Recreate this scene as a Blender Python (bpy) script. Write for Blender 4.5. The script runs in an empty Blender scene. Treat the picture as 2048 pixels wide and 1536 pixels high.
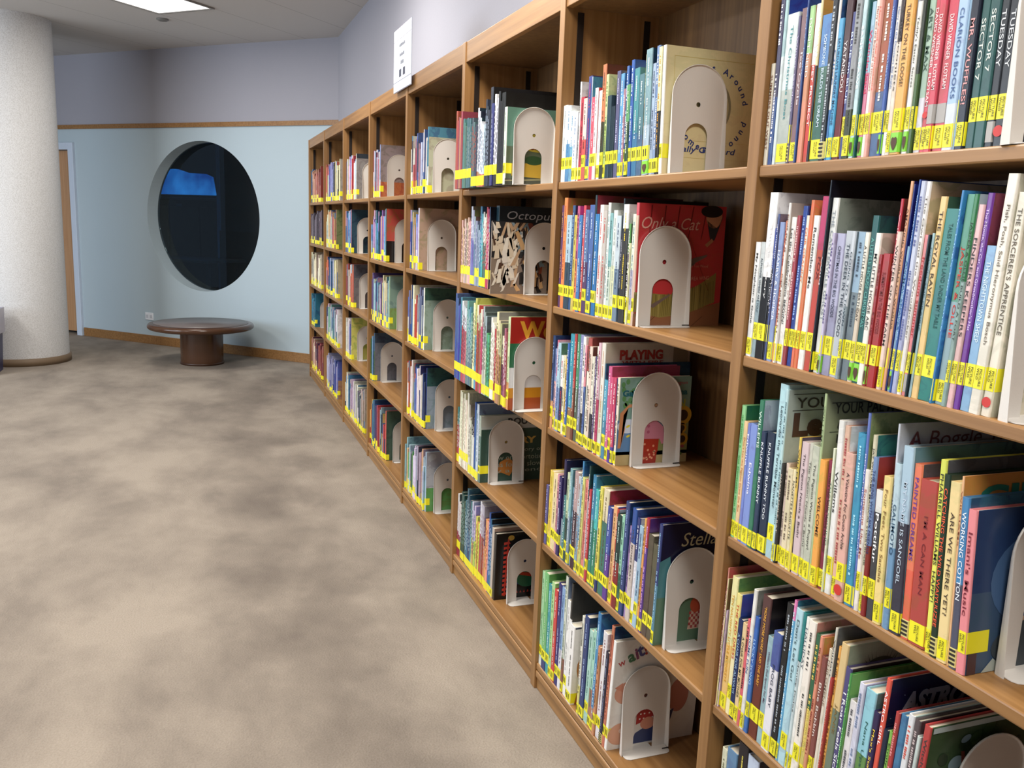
import bpy, bmesh, math, random, colorsys
from mathutils import Vector, Matrix
random.seed(11)
C = bpy.context.scene.collection
SC = bpy.context.scene
PI = math.pi

# ------------------------------------------------------------ camera, world, lamps, exposure
F_PX = 1726.82
PAN, TILT, ROLL = 0.35540, 0.18210, 0.03820
CAM = Vector((-0.966, 0.0, 1.4204))
cp, sp_, ct, st = math.cos(PAN), math.sin(PAN), math.cos(TILT), math.sin(TILT)
fw = Vector((sp_*ct, cp*ct, -st)); rt = Vector((cp, -sp_, 0)); upv = rt.cross(fw)
r2 = math.cos(ROLL)*rt + math.sin(ROLL)*upv
u2 = -math.sin(ROLL)*rt + math.cos(ROLL)*upv
cam = bpy.data.cameras.new('camera'); cam.sensor_fit = 'HORIZONTAL'; cam.sensor_width = 36
cam.lens = F_PX*36/2048; cam.clip_start = 0.05; cam.clip_end = 100
co = bpy.data.objects.new('camera', cam); C.objects.link(co)
co.matrix_world = Matrix(((r2.x, u2.x, -fw.x, CAM.x), (r2.y, u2.y, -fw.y, CAM.y), (r2.z, u2.z, -fw.z, CAM.z), (0, 0, 0, 1)))
SC.camera = co

w = bpy.data.worlds.new('daylight'); SC.world = w; w.use_nodes = True
bg = w.node_tree.nodes['Background']; bg.inputs[0].default_value = (0.62, 0.78, 1.0, 1); bg.inputs[1].default_value = 0.26
SC.view_settings.view_transform = 'Standard'; SC.view_settings.look = 'None'
SC.view_settings.gamma = 1; SC.view_settings.use_curve_mapping = False
SC.view_settings.exposure = -0.08

def area(name, loc, rotz, sx, sy, e, col=(1, .95, .88), rot=(0, 0)):
    l = bpy.data.lights.new(name, 'AREA'); l.shape = 'RECTANGLE'; l.size = sx; l.size_y = sy
    l.energy = e; l.color = col
    o = bpy.data.objects.new(name, l); C.objects.link(o); o.location = loc
    o.rotation_euler = (rot[0], rot[1], rotz)
    return o
CEIL = 3.04
A45 = math.radians(45)
# ceiling panels: the one in view, and those that carry on over the aisle
PANELS = [(-1.40, 7.53), (-.80, 4.9), (-.80, 2.3), (-.80, -.3), (-4.4, 6.3), (-4.4, 3.4), (-4.4, 0.5)]
PE = [34, 58, 78, 62, 60, 60, 50]
for (x, y), e in zip(PANELS, PE):
    area('ceiling_lamp', (x, y, CEIL-.03), A45, 1.1, .52, e)
# daylight from the tall windows on the left side of the room
area('window_daylight', (-6.5, 5.4, 1.6), .0, 2.4, 4.8, 230, (.78, .88, 1.0), rot=(0, -PI/2))

# ------------------------------------------------------------ helpers
def lin(h):
    v = [int(h[i:i+2], 16)/255 for i in (0, 2, 4)]
    return tuple((c/12.92 if c <= .04045 else ((c+.055)/1.055)**2.4) for c in v)
def newmat(name):
    m = bpy.data.materials.new(name); m.use_nodes = True
    return m, m.node_tree.nodes, m.node_tree.links, m.node_tree.nodes['Principled BSDF']
MC = {}
def flat(h, rough=.6, metal=0, name=None, emit=0, bump=0, bscale=200):
    k = (h, rough, metal, emit, bump)
    if k in MC: return MC[k]
    m, n, l, b = newmat(name or 'paint_'+h)
    b.inputs['Base Color'].default_value = (*lin(h), 1); b.inputs['Roughness'].default_value = rough
    b.inputs['Metallic'].default_value = metal
    if emit:
        b.inputs['Emission Color'].default_value = (*lin(h), 1); b.inputs['Emission Strength'].default_value = emit
    if bump:
        tc = n.new('ShaderNodeTexCoord'); t = n.new('ShaderNodeTexNoise'); t.inputs['Scale'].default_value = bscale; t.inputs['Detail'].default_value = 3
        bp = n.new('ShaderNodeBump'); bp.inputs['Strength'].default_value = bump; bp.inputs['Distance'].default_value = .004
        l.new(tc.outputs['Object'], t.inputs['Vector']); l.new(t.outputs['Fac'], bp.inputs['Height']); l.new(bp.outputs['Normal'], b.inputs['Normal'])
    MC[k] = m
    return m
def wood(name, axis, c1='9c6a3a', c2='c49056'):
    m, n, l, b = newmat(name)
    tc = n.new('ShaderNodeTexCoord'); mp = n.new('ShaderNodeMapping')
    s = [55, 55, 55]; s[axis] = 1.6; mp.inputs['Scale'].default_value = s
    t = n.new('ShaderNodeTexNoise'); t.inputs['Scale'].default_value = 1; t.inputs['Detail'].default_value = 4; t.inputs['Distortion'].default_value = .35
    r = n.new('ShaderNodeValToRGB'); r.color_ramp.elements[0].position = .32; r.color_ramp.elements[1].position = .7
    r.color_ramp.elements[0].color = (*lin(c1), 1); r.color_ramp.elements[1].color = (*lin(c2), 1)
    mp2 = n.new('ShaderNodeMapping'); s2 = [7, 7, 7]; s2[axis] = .5; mp2.inputs['Scale'].default_value = s2
    t2 = n.new('ShaderNodeTexNoise'); t2.inputs['Scale'].default_value = 1; t2.inputs['Detail'].default_value = 2
    mx = n.new('ShaderNodeMix'); mx.data_type = 'RGBA'; mx.blend_type = 'MULTIPLY'; mx.inputs[0].default_value = .35
    r2_ = n.new('ShaderNodeValToRGB'); r2_.color_ramp.elements[0].position = .3; r2_.color_ramp.elements[1].position = .7
    r2_.color_ramp.elements[0].color = (.62, .58, .55, 1); r2_.color_ramp.elements[1].color = (1, 1, 1, 1)
    l.new(tc.outputs['Object'], mp.inputs['Vector']); l.new(mp.outputs[0], t.inputs['Vector']); l.new(t.outputs['Fac'], r.inputs[0])
    l.new(tc.outputs['Object'], mp2.inputs['Vector']); l.new(mp2.outputs[0], t2.inputs['Vector']); l.new(t2.outputs['Fac'], r2_.inputs[0])
    l.new(r.outputs[0], mx.inputs[6]); l.new(r2_.outputs[0], mx.inputs[7]); l.new(mx.outputs[2], b.inputs['Base Color'])
    b.inputs['Roughness'].default_value = .38
    bp = n.new('ShaderNodeBump'); bp.inputs['Strength'].default_value = .15; bp.inputs['Distance'].default_value = .001
    l.new(t.outputs['Fac'], bp.inputs['Height']); l.new(bp.outputs['Normal'], b.inputs['Normal'])
    return m
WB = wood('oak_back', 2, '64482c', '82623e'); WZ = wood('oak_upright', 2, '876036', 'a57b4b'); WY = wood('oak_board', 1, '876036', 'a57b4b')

def box(bm, x0, x1, y0, y1, z0, z1):
    v = [bm.verts.new(c) for c in ((x0,y0,z0),(x1,y0,z0),(x1,y1,z0),(x0,y1,z0),(x0,y0,z1),(x1,y0,z1),(x1,y1,z1),(x0,y1,z1))]
    for f in ((0,3,2,1),(4,5,6,7),(0,1,5,4),(1,2,6,5),(2,3,7,6),(3,0,4,7)):
        bm.faces.new([v[i] for i in f])
def obj(name, bm, mat, parent=None, smooth=False, bevel=0):
    me = bpy.data.meshes.new(name); bm.normal_update(); bm.to_mesh(me); bm.free()
    if mat: me.materials.append(mat)
    if smooth:
        for p_ in me.polygons: p_.use_smooth = True
    o = bpy.data.objects.new(name, me); C.objects.link(o)
    if parent: o.parent = parent
    if bevel:
        b = o.modifiers.new('bevel', 'BEVEL'); b.width = bevel; b.segments = 2; b.limit_method = 'ANGLE'
    return o
def boxo(name, dims, mat, parent=None, bevel=0):
    bm = bmesh.new(); box(bm, *dims)
    return obj(name, bm, mat, parent, bevel=bevel)
def empty(name, loc, rz=0):
    o = bpy.data.objects.new(name, None); C.objects.link(o); o.location = loc; o.rotation_euler = (0, 0, rz); return o
def tag(o, label, cat, group=None, kind=None):
    o['label'] = label; o['category'] = cat
    if group: o['group'] = group
    if kind: o['kind'] = kind
    return o
def struct(o): o['kind'] = 'structure'; return o
def lathe(name, prof, mat, parent=None, seg=96, loc=None, bevel=0):
    bm = bmesh.new(); rings = []
    for r, z in prof:
        rings.append([bm.verts.new((r*math.cos(2*PI*i/seg), r*math.sin(2*PI*i/seg), z)) for i in range(seg)] if r > 1e-6 else [bm.verts.new((0, 0, z))])
    for a, b in zip(rings, rings[1:]):
        for i in range(seg):
            j = (i+1) % seg
            if len(a) == 1: bm.faces.new((a[0], b[j], b[i]))
            elif len(b) == 1: bm.faces.new((a[i], a[j], b[0]))
            else: bm.faces.new((a[i], a[j], b[j], b[i]))
    bmesh.ops.recalc_face_normals(bm, faces=bm.faces)
    o = obj(name, bm, mat, parent, smooth=True)
    if loc: o.location = loc
    return o

# ------------------------------------------------------------ the setting
D_WALL = 0.322
# the far wall runs at 45 degrees: s is the distance along it from A0
A0 = Vector((0.078, 8.593, 0)); DW = Vector((-.7071, .7071, 0)); NW = Vector((-.7071, -.7071, 0))   # NW points into the room
MW = Matrix(((DW.x, NW.x, 0, A0.x), (DW.y, NW.y, 0, A0.y), (0, 0, 1, 0), (0, 0, 0, 1)))            # local x = s, local y = out of the wall
def wallobj(name, bm, mat, **k):
    o = obj(name, bm, mat, **k); o.matrix_world = MW; return o

# carpet
m, n, l, b = newmat('carpet')
tc = n.new('ShaderNodeTexCoord')
t1 = n.new('ShaderNodeTexNoise'); t1.inputs['Scale'].default_value = 1.5; t1.inputs['Detail'].default_value = 6; t1.inputs['Roughness'].default_value = .6; t1.inputs['Distortion'].default_value = .15
mpc = n.new('ShaderNodeMapping'); mpc.inputs['Rotation'].default_value = (0, 0, .35); mpc.inputs['Scale'].default_value = (1.6, 1.0, 1)
r = n.new('ShaderNodeValToRGB'); r.color_ramp.elements[0].position = .34; r.color_ramp.elements[1].position = .62
r.color_ramp.elements[0].color = (*lin('7b7167'), 1); r.color_ramp.elements[1].color = (*lin('9b9083'), 1)
t2 = n.new('ShaderNodeTexNoise'); t2.inputs['Scale'].default_value = 160; t2.inputs['Detail'].default_value = 3
mx = n.new('ShaderNodeMix'); mx.data_type = 'RGBA'; mx.blend_type = 'MULTIPLY'; mx.inputs[0].default_value = .5
rr = n.new('ShaderNodeValToRGB'); rr.color_ramp.elements[0].position = .25; rr.color_ramp.elements[1].position = .75
rr.color_ramp.elements[0].color = (.7, .68, .66, 1); rr.color_ramp.elements[1].color = (1.1, 1.1, 1.1, 1)
bp = n.new('ShaderNodeBump'); bp.inputs['Strength'].default_value = .5; bp.inputs['Distance'].default_value = .006
l.new(tc.outputs['Object'], mpc.inputs[0]); l.new(mpc.outputs[0], t1.inputs['Vector']); l.new(t1.outputs['Fac'], r.inputs[0])
l.new(tc.outputs['Object'], t2.inputs['Vector']); l.new(t2.outputs['Fac'], rr.inputs[0]); l.new(t2.outputs['Fac'], bp.inputs['Height'])
# a soiled traffic lane, trodden about half a metre in front of the shelves, with its own ragged outline
sx_ = n.new('ShaderNodeSeparateXYZ'); l.new(tc.outputs['Object'], sx_.inputs[0])
t3 = n.new('ShaderNodeTexNoise'); t3.inputs['Scale'].default_value = 2.3; t3.inputs['Detail'].default_value = 5; l.new(tc.outputs['Object'], t3.inputs['Vector'])
m1 = n.new('ShaderNodeMath'); m1.operation = 'MULTIPLY_ADD'; m1.inputs[1].default_value = 1.0; l.new(t3.outputs['Fac'], m1.inputs[0]); l.new(sx_.outputs['X'], m1.inputs[2])
lane = n.new('ShaderNodeValToRGB'); lane.color_ramp.interpolation = 'EASE'
mr = n.new('ShaderNodeMapRange'); mr.inputs['From Min'].default_value = -.55; mr.inputs['From Max'].default_value = .65
l.new(m1.outputs[0], mr.inputs['Value']); l.new(mr.outputs[0], lane.inputs[0])
es = lane.color_ramp.elements; es[0].position = 0; es[0].color = (1, 1, 1, 1); es[1].position = 1; es[1].color = (.97, .97, .97, 1)
e1 = es.new(.38); e1.color = (.74, .73, .73, 1); e2 = es.new(.62); e2.color = (1, 1, 1, 1); e3 = es.new(.85); e3.color = (.86, .86, .86, 1)
ml = n.new('ShaderNodeMix'); ml.data_type = 'RGBA'; ml.blend_type = 'MULTIPLY'; ml.inputs[0].default_value = 1
l.new(r.outputs[0], ml.inputs[6]); l.new(lane.outputs[0], ml.inputs[7])
l.new(ml.outputs[2], mx.inputs[6]); l.new(rr.outputs[0], mx.inputs[7]); l.new(mx.outputs[2], b.inputs['Base Color']); l.new(bp.outputs[0], b.inputs['Normal'])
b.inputs['Roughness'].default_value = .95
struct(boxo('floor', (-9, .60, -4, 16, -.1, 0), m))

# ceiling tiles, laid at 45 degrees
m, n, l, b = newmat('ceiling_tile')
tc = n.new('ShaderNodeTexCoord'); mp = n.new('ShaderNodeMapping'); mp.vector_type = 'POINT'
mp.inputs['Rotation'].default_value = (0, 0, -A45); mp.inputs['Location'].default_value = (0, .067, 0)
br = n.new('ShaderNodeTexBrick'); br.offset = 0; br.inputs['Scale'].default_value = 1
br.inputs['Brick Width'].default_value = 60; br.inputs['Row Height'].default_value = .61; br.inputs['Mortar Size'].default_value = .004
br.inputs['Color1'].default_value = (*lin('c8c4c0'), 1); br.inputs['Color2'].default_value = (*lin('c8c4c0'), 1); br.inputs['Mortar'].default_value = (*lin('a4a09c'), 1)
l.new(tc.outputs['Object'], mp.inputs[0]); l.new(mp.outputs[0], br.inputs[0]); l.new(br.outputs[0], b.inputs['Base Color']); b.inputs['Roughness'].default_value = .9
struct(boxo('ceiling', (-9, .60, -4, 16, CEIL, CEIL+.1), m))

WALLUP = flat('a09fa8', .8, name='lavender_paint', bump=.15, bscale=90)
WALLLO = flat('b3c3cb', .7, name='pale_blue_paint', bump=.12, bscale=90)
# wall behind the bookcases
struct(boxo('wall_right', (D_WALL, D_WALL+.15, -4, 8.75, 0, CEIL), WALLUP))
# far wall, upper band
S0, S1 = -.45, 6.2
bm = bmesh.new(); box(bm, S0, S1, -.16, 0, 2.31, CEIL); struct(wallobj('wall_far_upper', bm, WALLUP))
# picture rail
bm = bmesh.new(); box(bm, S0, S1, -.16, .018, 2.268, 2.312); struct(wallobj('trim_1', bm, WY))
# far wall, lower band with the round opening
WS, WH, WR, WT = 1.355, 1.378, .757, .16
DS0, DS1, DH = 3.25, 4.25, 2.05
bm = bmesh.new()
N = 96
def wall_ring(y):
    L_, R_, B_, T_ = S0, DS0-.06, 0.0, 2.268
    inner, outer = [], []
    for i in range(N):
        a = 2*PI*i/N + PI/4*0
        ca, sa = math.cos(a), math.sin(a)
        inner.append(bm.verts.new((WS+WR*ca, y, WH+WR*sa)))
        tx = ((R_-WS)/ca) if ca > 1e-9 else ((L_-WS)/ca if ca < -1e-9 else 1e9)
        tz = ((T_-WH)/sa) if sa > 1e-9 else ((B_-WH)/sa if sa < -1e-9 else 1e9)
        t = min(tx, tz); outer.append(bm.verts.new((WS+t*ca, y, WH+t*sa)))
    for cx_, cz_ in ((R_, T_), (L_, T_), (L_, B_), (R_, B_)):
        best = min(outer, key=lambda v: (v.co.x-cx_)**2+(v.co.z-cz_)**2); best.co.x = cx_; best.co.z = cz_
    return inner, outer
i0, o0 = wall_ring(0); i1, o1 = wall_ring(-WT)
for i in range(N):
    j = (i+1) % N
    bm.faces.new((i0[i], i0[j], o0[j], o0[i])); bm.faces.new((i1[j], i1[i], o1[i], o1[j]))
    bm.faces.new((i0[j], i0[i], i1[i], i1[j])); bm.faces.new((o0[i], o0[j], o1[j], o1[i]))
bmesh.ops.recalc_face_normals(bm, faces=bm.faces)
struct(wallobj('wall_far', bm, WALLLO))
bm = bmesh.new(); box(bm, DS0-.06, DS1+.06, -WT, 0, DH+.06, 2.268); box(bm, DS1+.06, S1, -WT, 0, 0, 2.268)
struct(wallobj('wall_far_door_side', bm, WALLLO))
# baseboard
bm = bmesh.new(); box(bm, S0, DS0-.10, 0, .016, 0, .095); struct(wallobj('baseboard_far', bm, WY, bevel=.003))
# door and its pale frame
de = empty('door_1', (0, 0, 0)); de.matrix_world = MW; struct(de)
FR = flat('c6d2e2', .5, name='door_frame_paint')
bm = bmesh.new(); box(bm, DS0-.085, DS0-.005, -WT-.01, .03, 0, DH+.075); box(bm, DS1+.005, DS1+.085, -WT-.01, .03, 0, DH+.075); box(bm, DS0-.005, DS1+.005, -WT-.01, .03, DH, DH+.075)
obj('door_frame', bm, FR, de, bevel=.004)
DOORM = wood('beech_door', 2, 'b88a62', 'caa078')
boxo('door_leaf', (DS0-.003, DS1+.003, -.10, -.055, .03, DH-.004), DOORM, de, bevel=.002)
# round window: frame ring, pane
we = empty('window_1', (0, 0, 0)); we.matrix_world = MW; struct(we)
def ring(name, r0, r1, y0, y1, mat, parent):
    bm = bmesh.new(); vs = []
    for i in range(N):
        a = 2*PI*i/N
        vs.append([bm.verts.new((WS+r_*math.cos(a), y_, WH+r_*math.sin(a))) for r_, y_ in ((r0, y0), (r1, y0), (r1, y1), (r0, y1))])
    for i in range(N):
        j = (i+1) % N
        for k in range(4): bm.faces.new((vs[i][k], vs[j][k], vs[j][(k+1) % 4], vs[i][(k+1) % 4]))
    bmesh.ops.recalc_face_normals(bm, faces=bm.faces)
    return obj(name, bm, mat, parent)
ring('window_frame', WR-.005, WR, -WT, -WT+.022, flat('5a666c', .4), we)
m, n, l, b = newmat('dim_glass')
b.inputs['Base Color'].default_value = (.55, .72, .82, 1); b.inputs['Roughness'].default_value = .02
b.inputs['Transmission Weight'].default_value = 1; b.inputs['IOR'].default_value = 1.45
bm = bmesh.new()
f1 = [bm.verts.new((WS+(WR-.006)*math.cos(2*PI*i/N), -WT+.012, WH+(WR-.006)*math.sin(2*PI*i/N))) for i in range(N)]
f2 = [bm.verts.new((WS+(WR-.006)*math.cos(2*PI*i/N), -WT+.018, WH+(WR-.006)*math.sin(2*PI*i/N))) for i in range(N)]
bm.faces.new(f1); bm.faces.new(f2[::-1])
for i in range(N): bm.faces.new((f1[i], f2[i], f2[(i+1) % N], f1[(i+1) % N]))
bmesh.ops.recalc_face_normals(bm, faces=bm.faces)
obj('window_pane', bm, m, we)
# the dark room behind the round window
DK = flat('1f2b33', .8, name='dark_blue_wall'); DK2 = flat('262c30', .8)
bm = bmesh.new(); box(bm, -1.2, 6.8, -3.3, -3.2, 0, CEIL); struct(wallobj('wall_back_room', bm, DK))
bm = bmesh.new(); box(bm, -1.3, -1.2, -3.3, -WT, 0, CEIL); struct(wallobj('wall_back_room_right', bm, DK))
bm = bmesh.new(); box(bm, 6.8, 6.9, -3.3, -WT, 0, CEIL); struct(wallobj('wall_back_room_left', bm, DK))
pe = empty('partition', (0, 0, 0)); pe.matrix_world = MW
tag(pe, 'dark blue partition wall on the right half seen through the round window', 'partition')
boxo('partition_panel', (.5, 2.70, -1.76, -1.70, 0, CEIL), flat('2a3a46', .7), pe)
boxo('partition_post', (2.70, 2.745, -1.78, -1.68, 0, CEIL), flat('5c84b8', .6), pe)
boxo('partition_rail', (1.2, 2.70, -1.70, -1.67, 0, 1.21), flat('222e38', .6), pe)
m, n, l, b = newmat('blue_cloud_screen')
tc = n.new('ShaderNodeTexCoord'); t = n.new('ShaderNodeTexNoise'); t.inputs['Scale'].default_value = 2.2; t.inputs['Detail'].default_value = 4
r = n.new('ShaderNodeValToRGB'); r.color_ramp.elements[0].position = .38; r.color_ramp.elements[1].position = .72
r.color_ramp.elements[0].color = (.004, .045, .22, 1); r.color_ramp.elements[1].color = (.03, .23, .62, 1)
l.new(tc.outputs['Object'], t.inputs['Vector']); l.new(t.outputs['Fac'], r.inputs[0]); l.new(r.outputs[0], b.inputs['Emission Color'])
b.inputs['Emission Strength'].default_value = 1.15; b.inputs['Base Color'].default_value = (0, .01, .03, 1)
bm = bmesh.new()
pts = [(3.33, 1.66), (4.6, 1.66), (4.6, 1.93), (4.3, 1.99), (4.0, 2.0), (3.8, 1.95), (3.5, 1.94), (3.38, 1.9)]
fa = [bm.verts.new((x, -2.24, z)) for x, z in pts]; fb = [bm.verts.new((x, -2.30, z)) for x, z in pts]
bm.faces.new(fa); bm.faces.new(fb[::-1])
for i in range(len(pts)): bm.faces.new((fa[i], fb[i], fb[(i+1) % len(pts)], fa[(i+1) % len(pts)]))
bmesh.ops.recalc_face_normals(bm, faces=bm.faces)
sc_ = wallobj('lit_screen', bm, m)
tag(sc_, 'glowing blue panel like a fish tank beyond the round window', 'screen')
cab = empty('dark_cabinet', (0, 0, 0)); cab.matrix_world = MW
tag(cab, 'dark low cabinet under the glowing blue panel behind the round window', 'cabinet')
boxo('cabinet_top', (2.9, 5.4, -2.6, -2.10, 1.585, 1.62), flat('6a7078', .5), cab, bevel=.004)
boxo('cabinet_body', (2.92, 5.4, -2.58, -2.14, 0, 1.585), flat('2e2a2a', .6), cab)
for k, xx in enumerate((2.95, 3.5, 4.05, 4.6)):
    boxo('cabinet_door', (xx, xx+.5, -2.138, -2.12, .82, 1.5), flat('3a3434', .5), cab, bevel=.004)
boxo('door_tag', (3.78, 3.88, -2.119, -2.117, 1.50, 1.535), flat('4878a8', .5), cab)
tb = empty('reading_table', (0, 0, 0)); tb.matrix_world = MW
tag(tb, 'dim table in the dark room low behind the round window', 'table')
boxo('table_top', (2.2, 3.6, -1.60, -.95, .84, .87), flat('3a444c', .4), tb, bevel=.004)
for sx in (2.26, 3.5):
    for sy in (-1.5, -1.05): boxo('leg', (sx, sx+.04, sy, sy+.04, 0, .84), flat('242a2e', .5), tb)

# outlet on the far wall
oe = empty('wall_outlet', (0, 0, 0)); oe.matrix_world = MW @ Matrix.Translation((2.135, 0, .30))
tag(oe, 'white wall outlet plate beside the round table on pale blue wall', 'outlet')
boxo('cover_plate', (-.058, .058, 0, .008, -.04, .04), flat('e8ecf2', .4), oe, bevel=.003)
for sx in (-.028, .028): boxo('socket', (sx-.017, sx+.017, .006, .0105, -.018, .018), flat('c8ccd4', .4), oe, bevel=.003)

# column
bm = bmesh.new()
ce = empty('round_column', (-2.486, 9.076, 0)); struct(ce)
m, n, l, b = newmat('speckled_plaster')
tc = n.new('ShaderNodeTexCoord'); t = n.new('ShaderNodeTexNoise'); t.inputs['Scale'].default_value = 120; t.inputs['Detail'].default_value = 2
r = n.new('ShaderNodeValToRGB'); r.color_ramp.elements[0].position = .35; r.color_ramp.elements[1].position = .6
r.color_ramp.elements[0].color = (*lin('c4c3c2'), 1); r.color_ramp.elements[1].color = (*lin('d8d8d8'), 1)
bp = n.new('ShaderNodeBump'); bp.inputs['Strength'].default_value = .35; bp.inputs['Distance'].default_value = .004
l.new(tc.outputs['Object'], t.inputs['Vector']); l.new(t.outputs['Fac'], r.inputs[0]); l.new(r.outputs[0], b.inputs['Base Color']); l.new(t.outputs['Fac'], bp.inputs['Height']); l.new(bp.outputs[0], b.inputs['Normal'])
b.inputs['Roughness'].default_value = .8
lathe('column_shaft', [(.385, 0), (.385, CEIL)], m, ce)
lathe('column_base', [(.385, 0), (.40, 0), (.40, .065), (.385, .068)], flat('7a6650', .6), ce)

# round low table
te = empty('round_low_table', (-.915, 8.73, 0)); tag(te, 'low round brown pedestal table with glossy bullnose edge by the blue wall', 'table')
TM = flat('4c3222', .2, name='brown_laminate')
TG = flat('6a6260', .35, name='grey_brown_laminate')
prof = [(0, .325), (.42, .325), (.455, .332)]
for k in range(9):
    a = -PI/2 + PI*k/8; prof.append((.455+.028*math.cos(a), .361+.028*math.sin(a)))
prof += [(.43, .390), (.0, .390)]
lathe('table_top', prof, TM, te)
lathe('top_inlay', [(0, .3905), (.43, .3905), (.43, .3925), (0, .3925)], TG, te)
lathe('pedestal', [(.195, 0), (.195, .325)], TM, te)
lathe('foot_ring', [(.195, 0), (.200, 0), (.200, .02), (.195, .022)], flat('3a2010', .4), te)

# waste bin at the left edge
be_ = empty('waste_bin', (-2.785, 8.42, 0)); tag(be_, 'navy waste bin with pale liner bag beside the round column', 'bin')
def frustum(name, hx0, hy0, hx1, hy1, z0, z1, mat, parent, bev=.02, wob=0):
    bm = bmesh.new()
    v = []
    for hx, hy, z in ((hx0, hy0, z0), (hx1, hy1, z1)):
        v.append([bm.verts.new((sx*hx, sy*hy, z+wob*random.uniform(-1, 1))) for sx, sy in ((-1,-1),(1,-1),(1,1),(-1,1))])
    bm.faces.new(v[0][::-1]); 
    for i in range(4): bm.faces.new((v[0][i], v[0][(i+1) % 4], v[1][(i+1) % 4], v[1][i]))
    o = obj(name, bm, mat, parent)
    s = o.modifiers.new('thick', 'SOLIDIFY'); s.thickness = .004
    bb = o.modifiers.new('bevel', 'BEVEL'); bb.width = bev; bb.segments = 3
    return o
frustum('bin_body', .215, .15, .235, .17, 0, .52, flat('1c2450', .4), be_)
frustum('liner_bag', .243, .178, .248, .182, .34, .545, flat('a8a6b4', .35), be_, wob=.012)

# ceiling fixtures
for i, (x, y) in enumerate(PANELS):
    e_ = empty('ceiling_light', (x, y, CEIL), A45)
    if i == 0: tag(e_, 'bright rectangular lay-in ceiling light near the round column', 'light')
    else: tag(e_, 'rectangular ceiling light further along the library ceiling', 'light', 'ceiling lights outside the photo')
    bm = bmesh.new()
    for d_ in ((-.61, .61, -.305, -.285), (-.61, .61, .285, .305), (-.61, -.59, -.285, .285), (.59, .61, -.285, .285)): box(bm, *d_, -.012, 0)
    obj('light_frame', bm, flat('8a8680', .5), e_)
    boxo('diffuser', (-.59, .59, -.285, .285, -.006, 0), flat('ffffff', .5, emit=1.6, name='lit_diffuser'), e_)
se = lathe('sprinkler_head', [(0, 0), (.05, 0), (.05, -.008), (.035, -.016), (.0, -.018)], flat('7a7874', .4), loc=(-1.162, 8.404, CEIL))
tag(se, 'small grey ceiling disc beside the bright ceiling light', 'sprinkler')

# ------------------------------------------------------------ bookcases
YEND, BW, NB = 7.887, 0.93, 8
ZR = {1: 1.543, 2: 1.1959, 3: .8389, 4: .4795, 5: .0864}
TOPZ, RAILZ, STL, DEP = 2.0773, 2.0048, .034, .308
SLOT = flat('241a14', .5, metal=.3, name='slotted_steel')
ORD = ['first','second','third','fourth','fifth','sixth','seventh','eighth','ninth','tenth','eleventh','twelfth','thirteenth','fourteenth','fifteenth','sixteenth','seventeenth','eighteenth','nineteenth','twentieth']
ORD += ['twenty-'+o for o in ORD[:9]] + ['thirtieth'] + ['thirty-'+o for o in ORD[:9]] + ['fortieth'] + ['forty-'+o for o in ORD[:9]] + ['fiftieth']
BAYN = {8: 'nearest bay', 7: 'second bay', 6: 'third bay', 5: 'fourth bay', 4: 'fifth bay', 3: 'sixth bay', 2: 'seventh bay', 1: 'farthest bay'}
for k in range(1, NB+1):
    yf = YEND-(k-1)*BW; yn = YEND-k*BW            # far and near bay lines
    e_ = empty('bookcase', (0, yn, 0))
    tag(e_, {8: 'oak bookcase bay nearest the viewer, cut by the right photo edge', 1: 'oak bookcase bay at the far end beside the blue wall'}.get(k, 'oak bookcase bay, %s counted from the viewer' % ORD[8-k]), 'bookcase', 'oak bookcase bays along the wall')
    f0 = STL/2
    ys0, ys1 = f0, BW-f0
    def part(name, d, mt, bev=.0015):
        return boxo(name, d, mt, e_, bevel=bev)
    part('side_panel', (-.004, DEP, -f0, f0-.0005, 0, TOPZ), WZ)
    if k == 1: part('side_panel', (-.004, DEP, BW-f0+.0005, BW+f0, 0, TOPZ), WZ)
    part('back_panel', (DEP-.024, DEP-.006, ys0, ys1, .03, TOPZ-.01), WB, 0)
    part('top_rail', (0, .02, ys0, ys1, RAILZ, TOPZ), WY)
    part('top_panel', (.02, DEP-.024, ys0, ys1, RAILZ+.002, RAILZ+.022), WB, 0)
    part('toe_kick', (.004, .022, ys0, ys1, 0, ZR[5]-.026), WY)
    part('toe_moulding', (-.002, .012, ys0, ys1, ZR[5]-.046, ZR[5]-.024), WY, .004)
    for rr_ in range(1, 6):
        part('shelf', (0, DEP-.025, ys0, ys1, ZR[rr_]-.021, ZR[rr_]), WY, .003)
    for yy in (ys0+.0005, ys1-.0035):
        for xx in (.034, .238):
            bm = bmesh.new(); box(bm, xx, xx+.018, yy, yy+.003, ZR[5]+.01, RAILZ-.01)
            obj('shelf_standard', bm, SLOT, e_)
    cb = boxo('cap_strip', (.012, DEP, -f0+.001, BW-f0-.001, TOPZ, TOPZ+.008), flat('6e5236', .6), e_)

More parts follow.
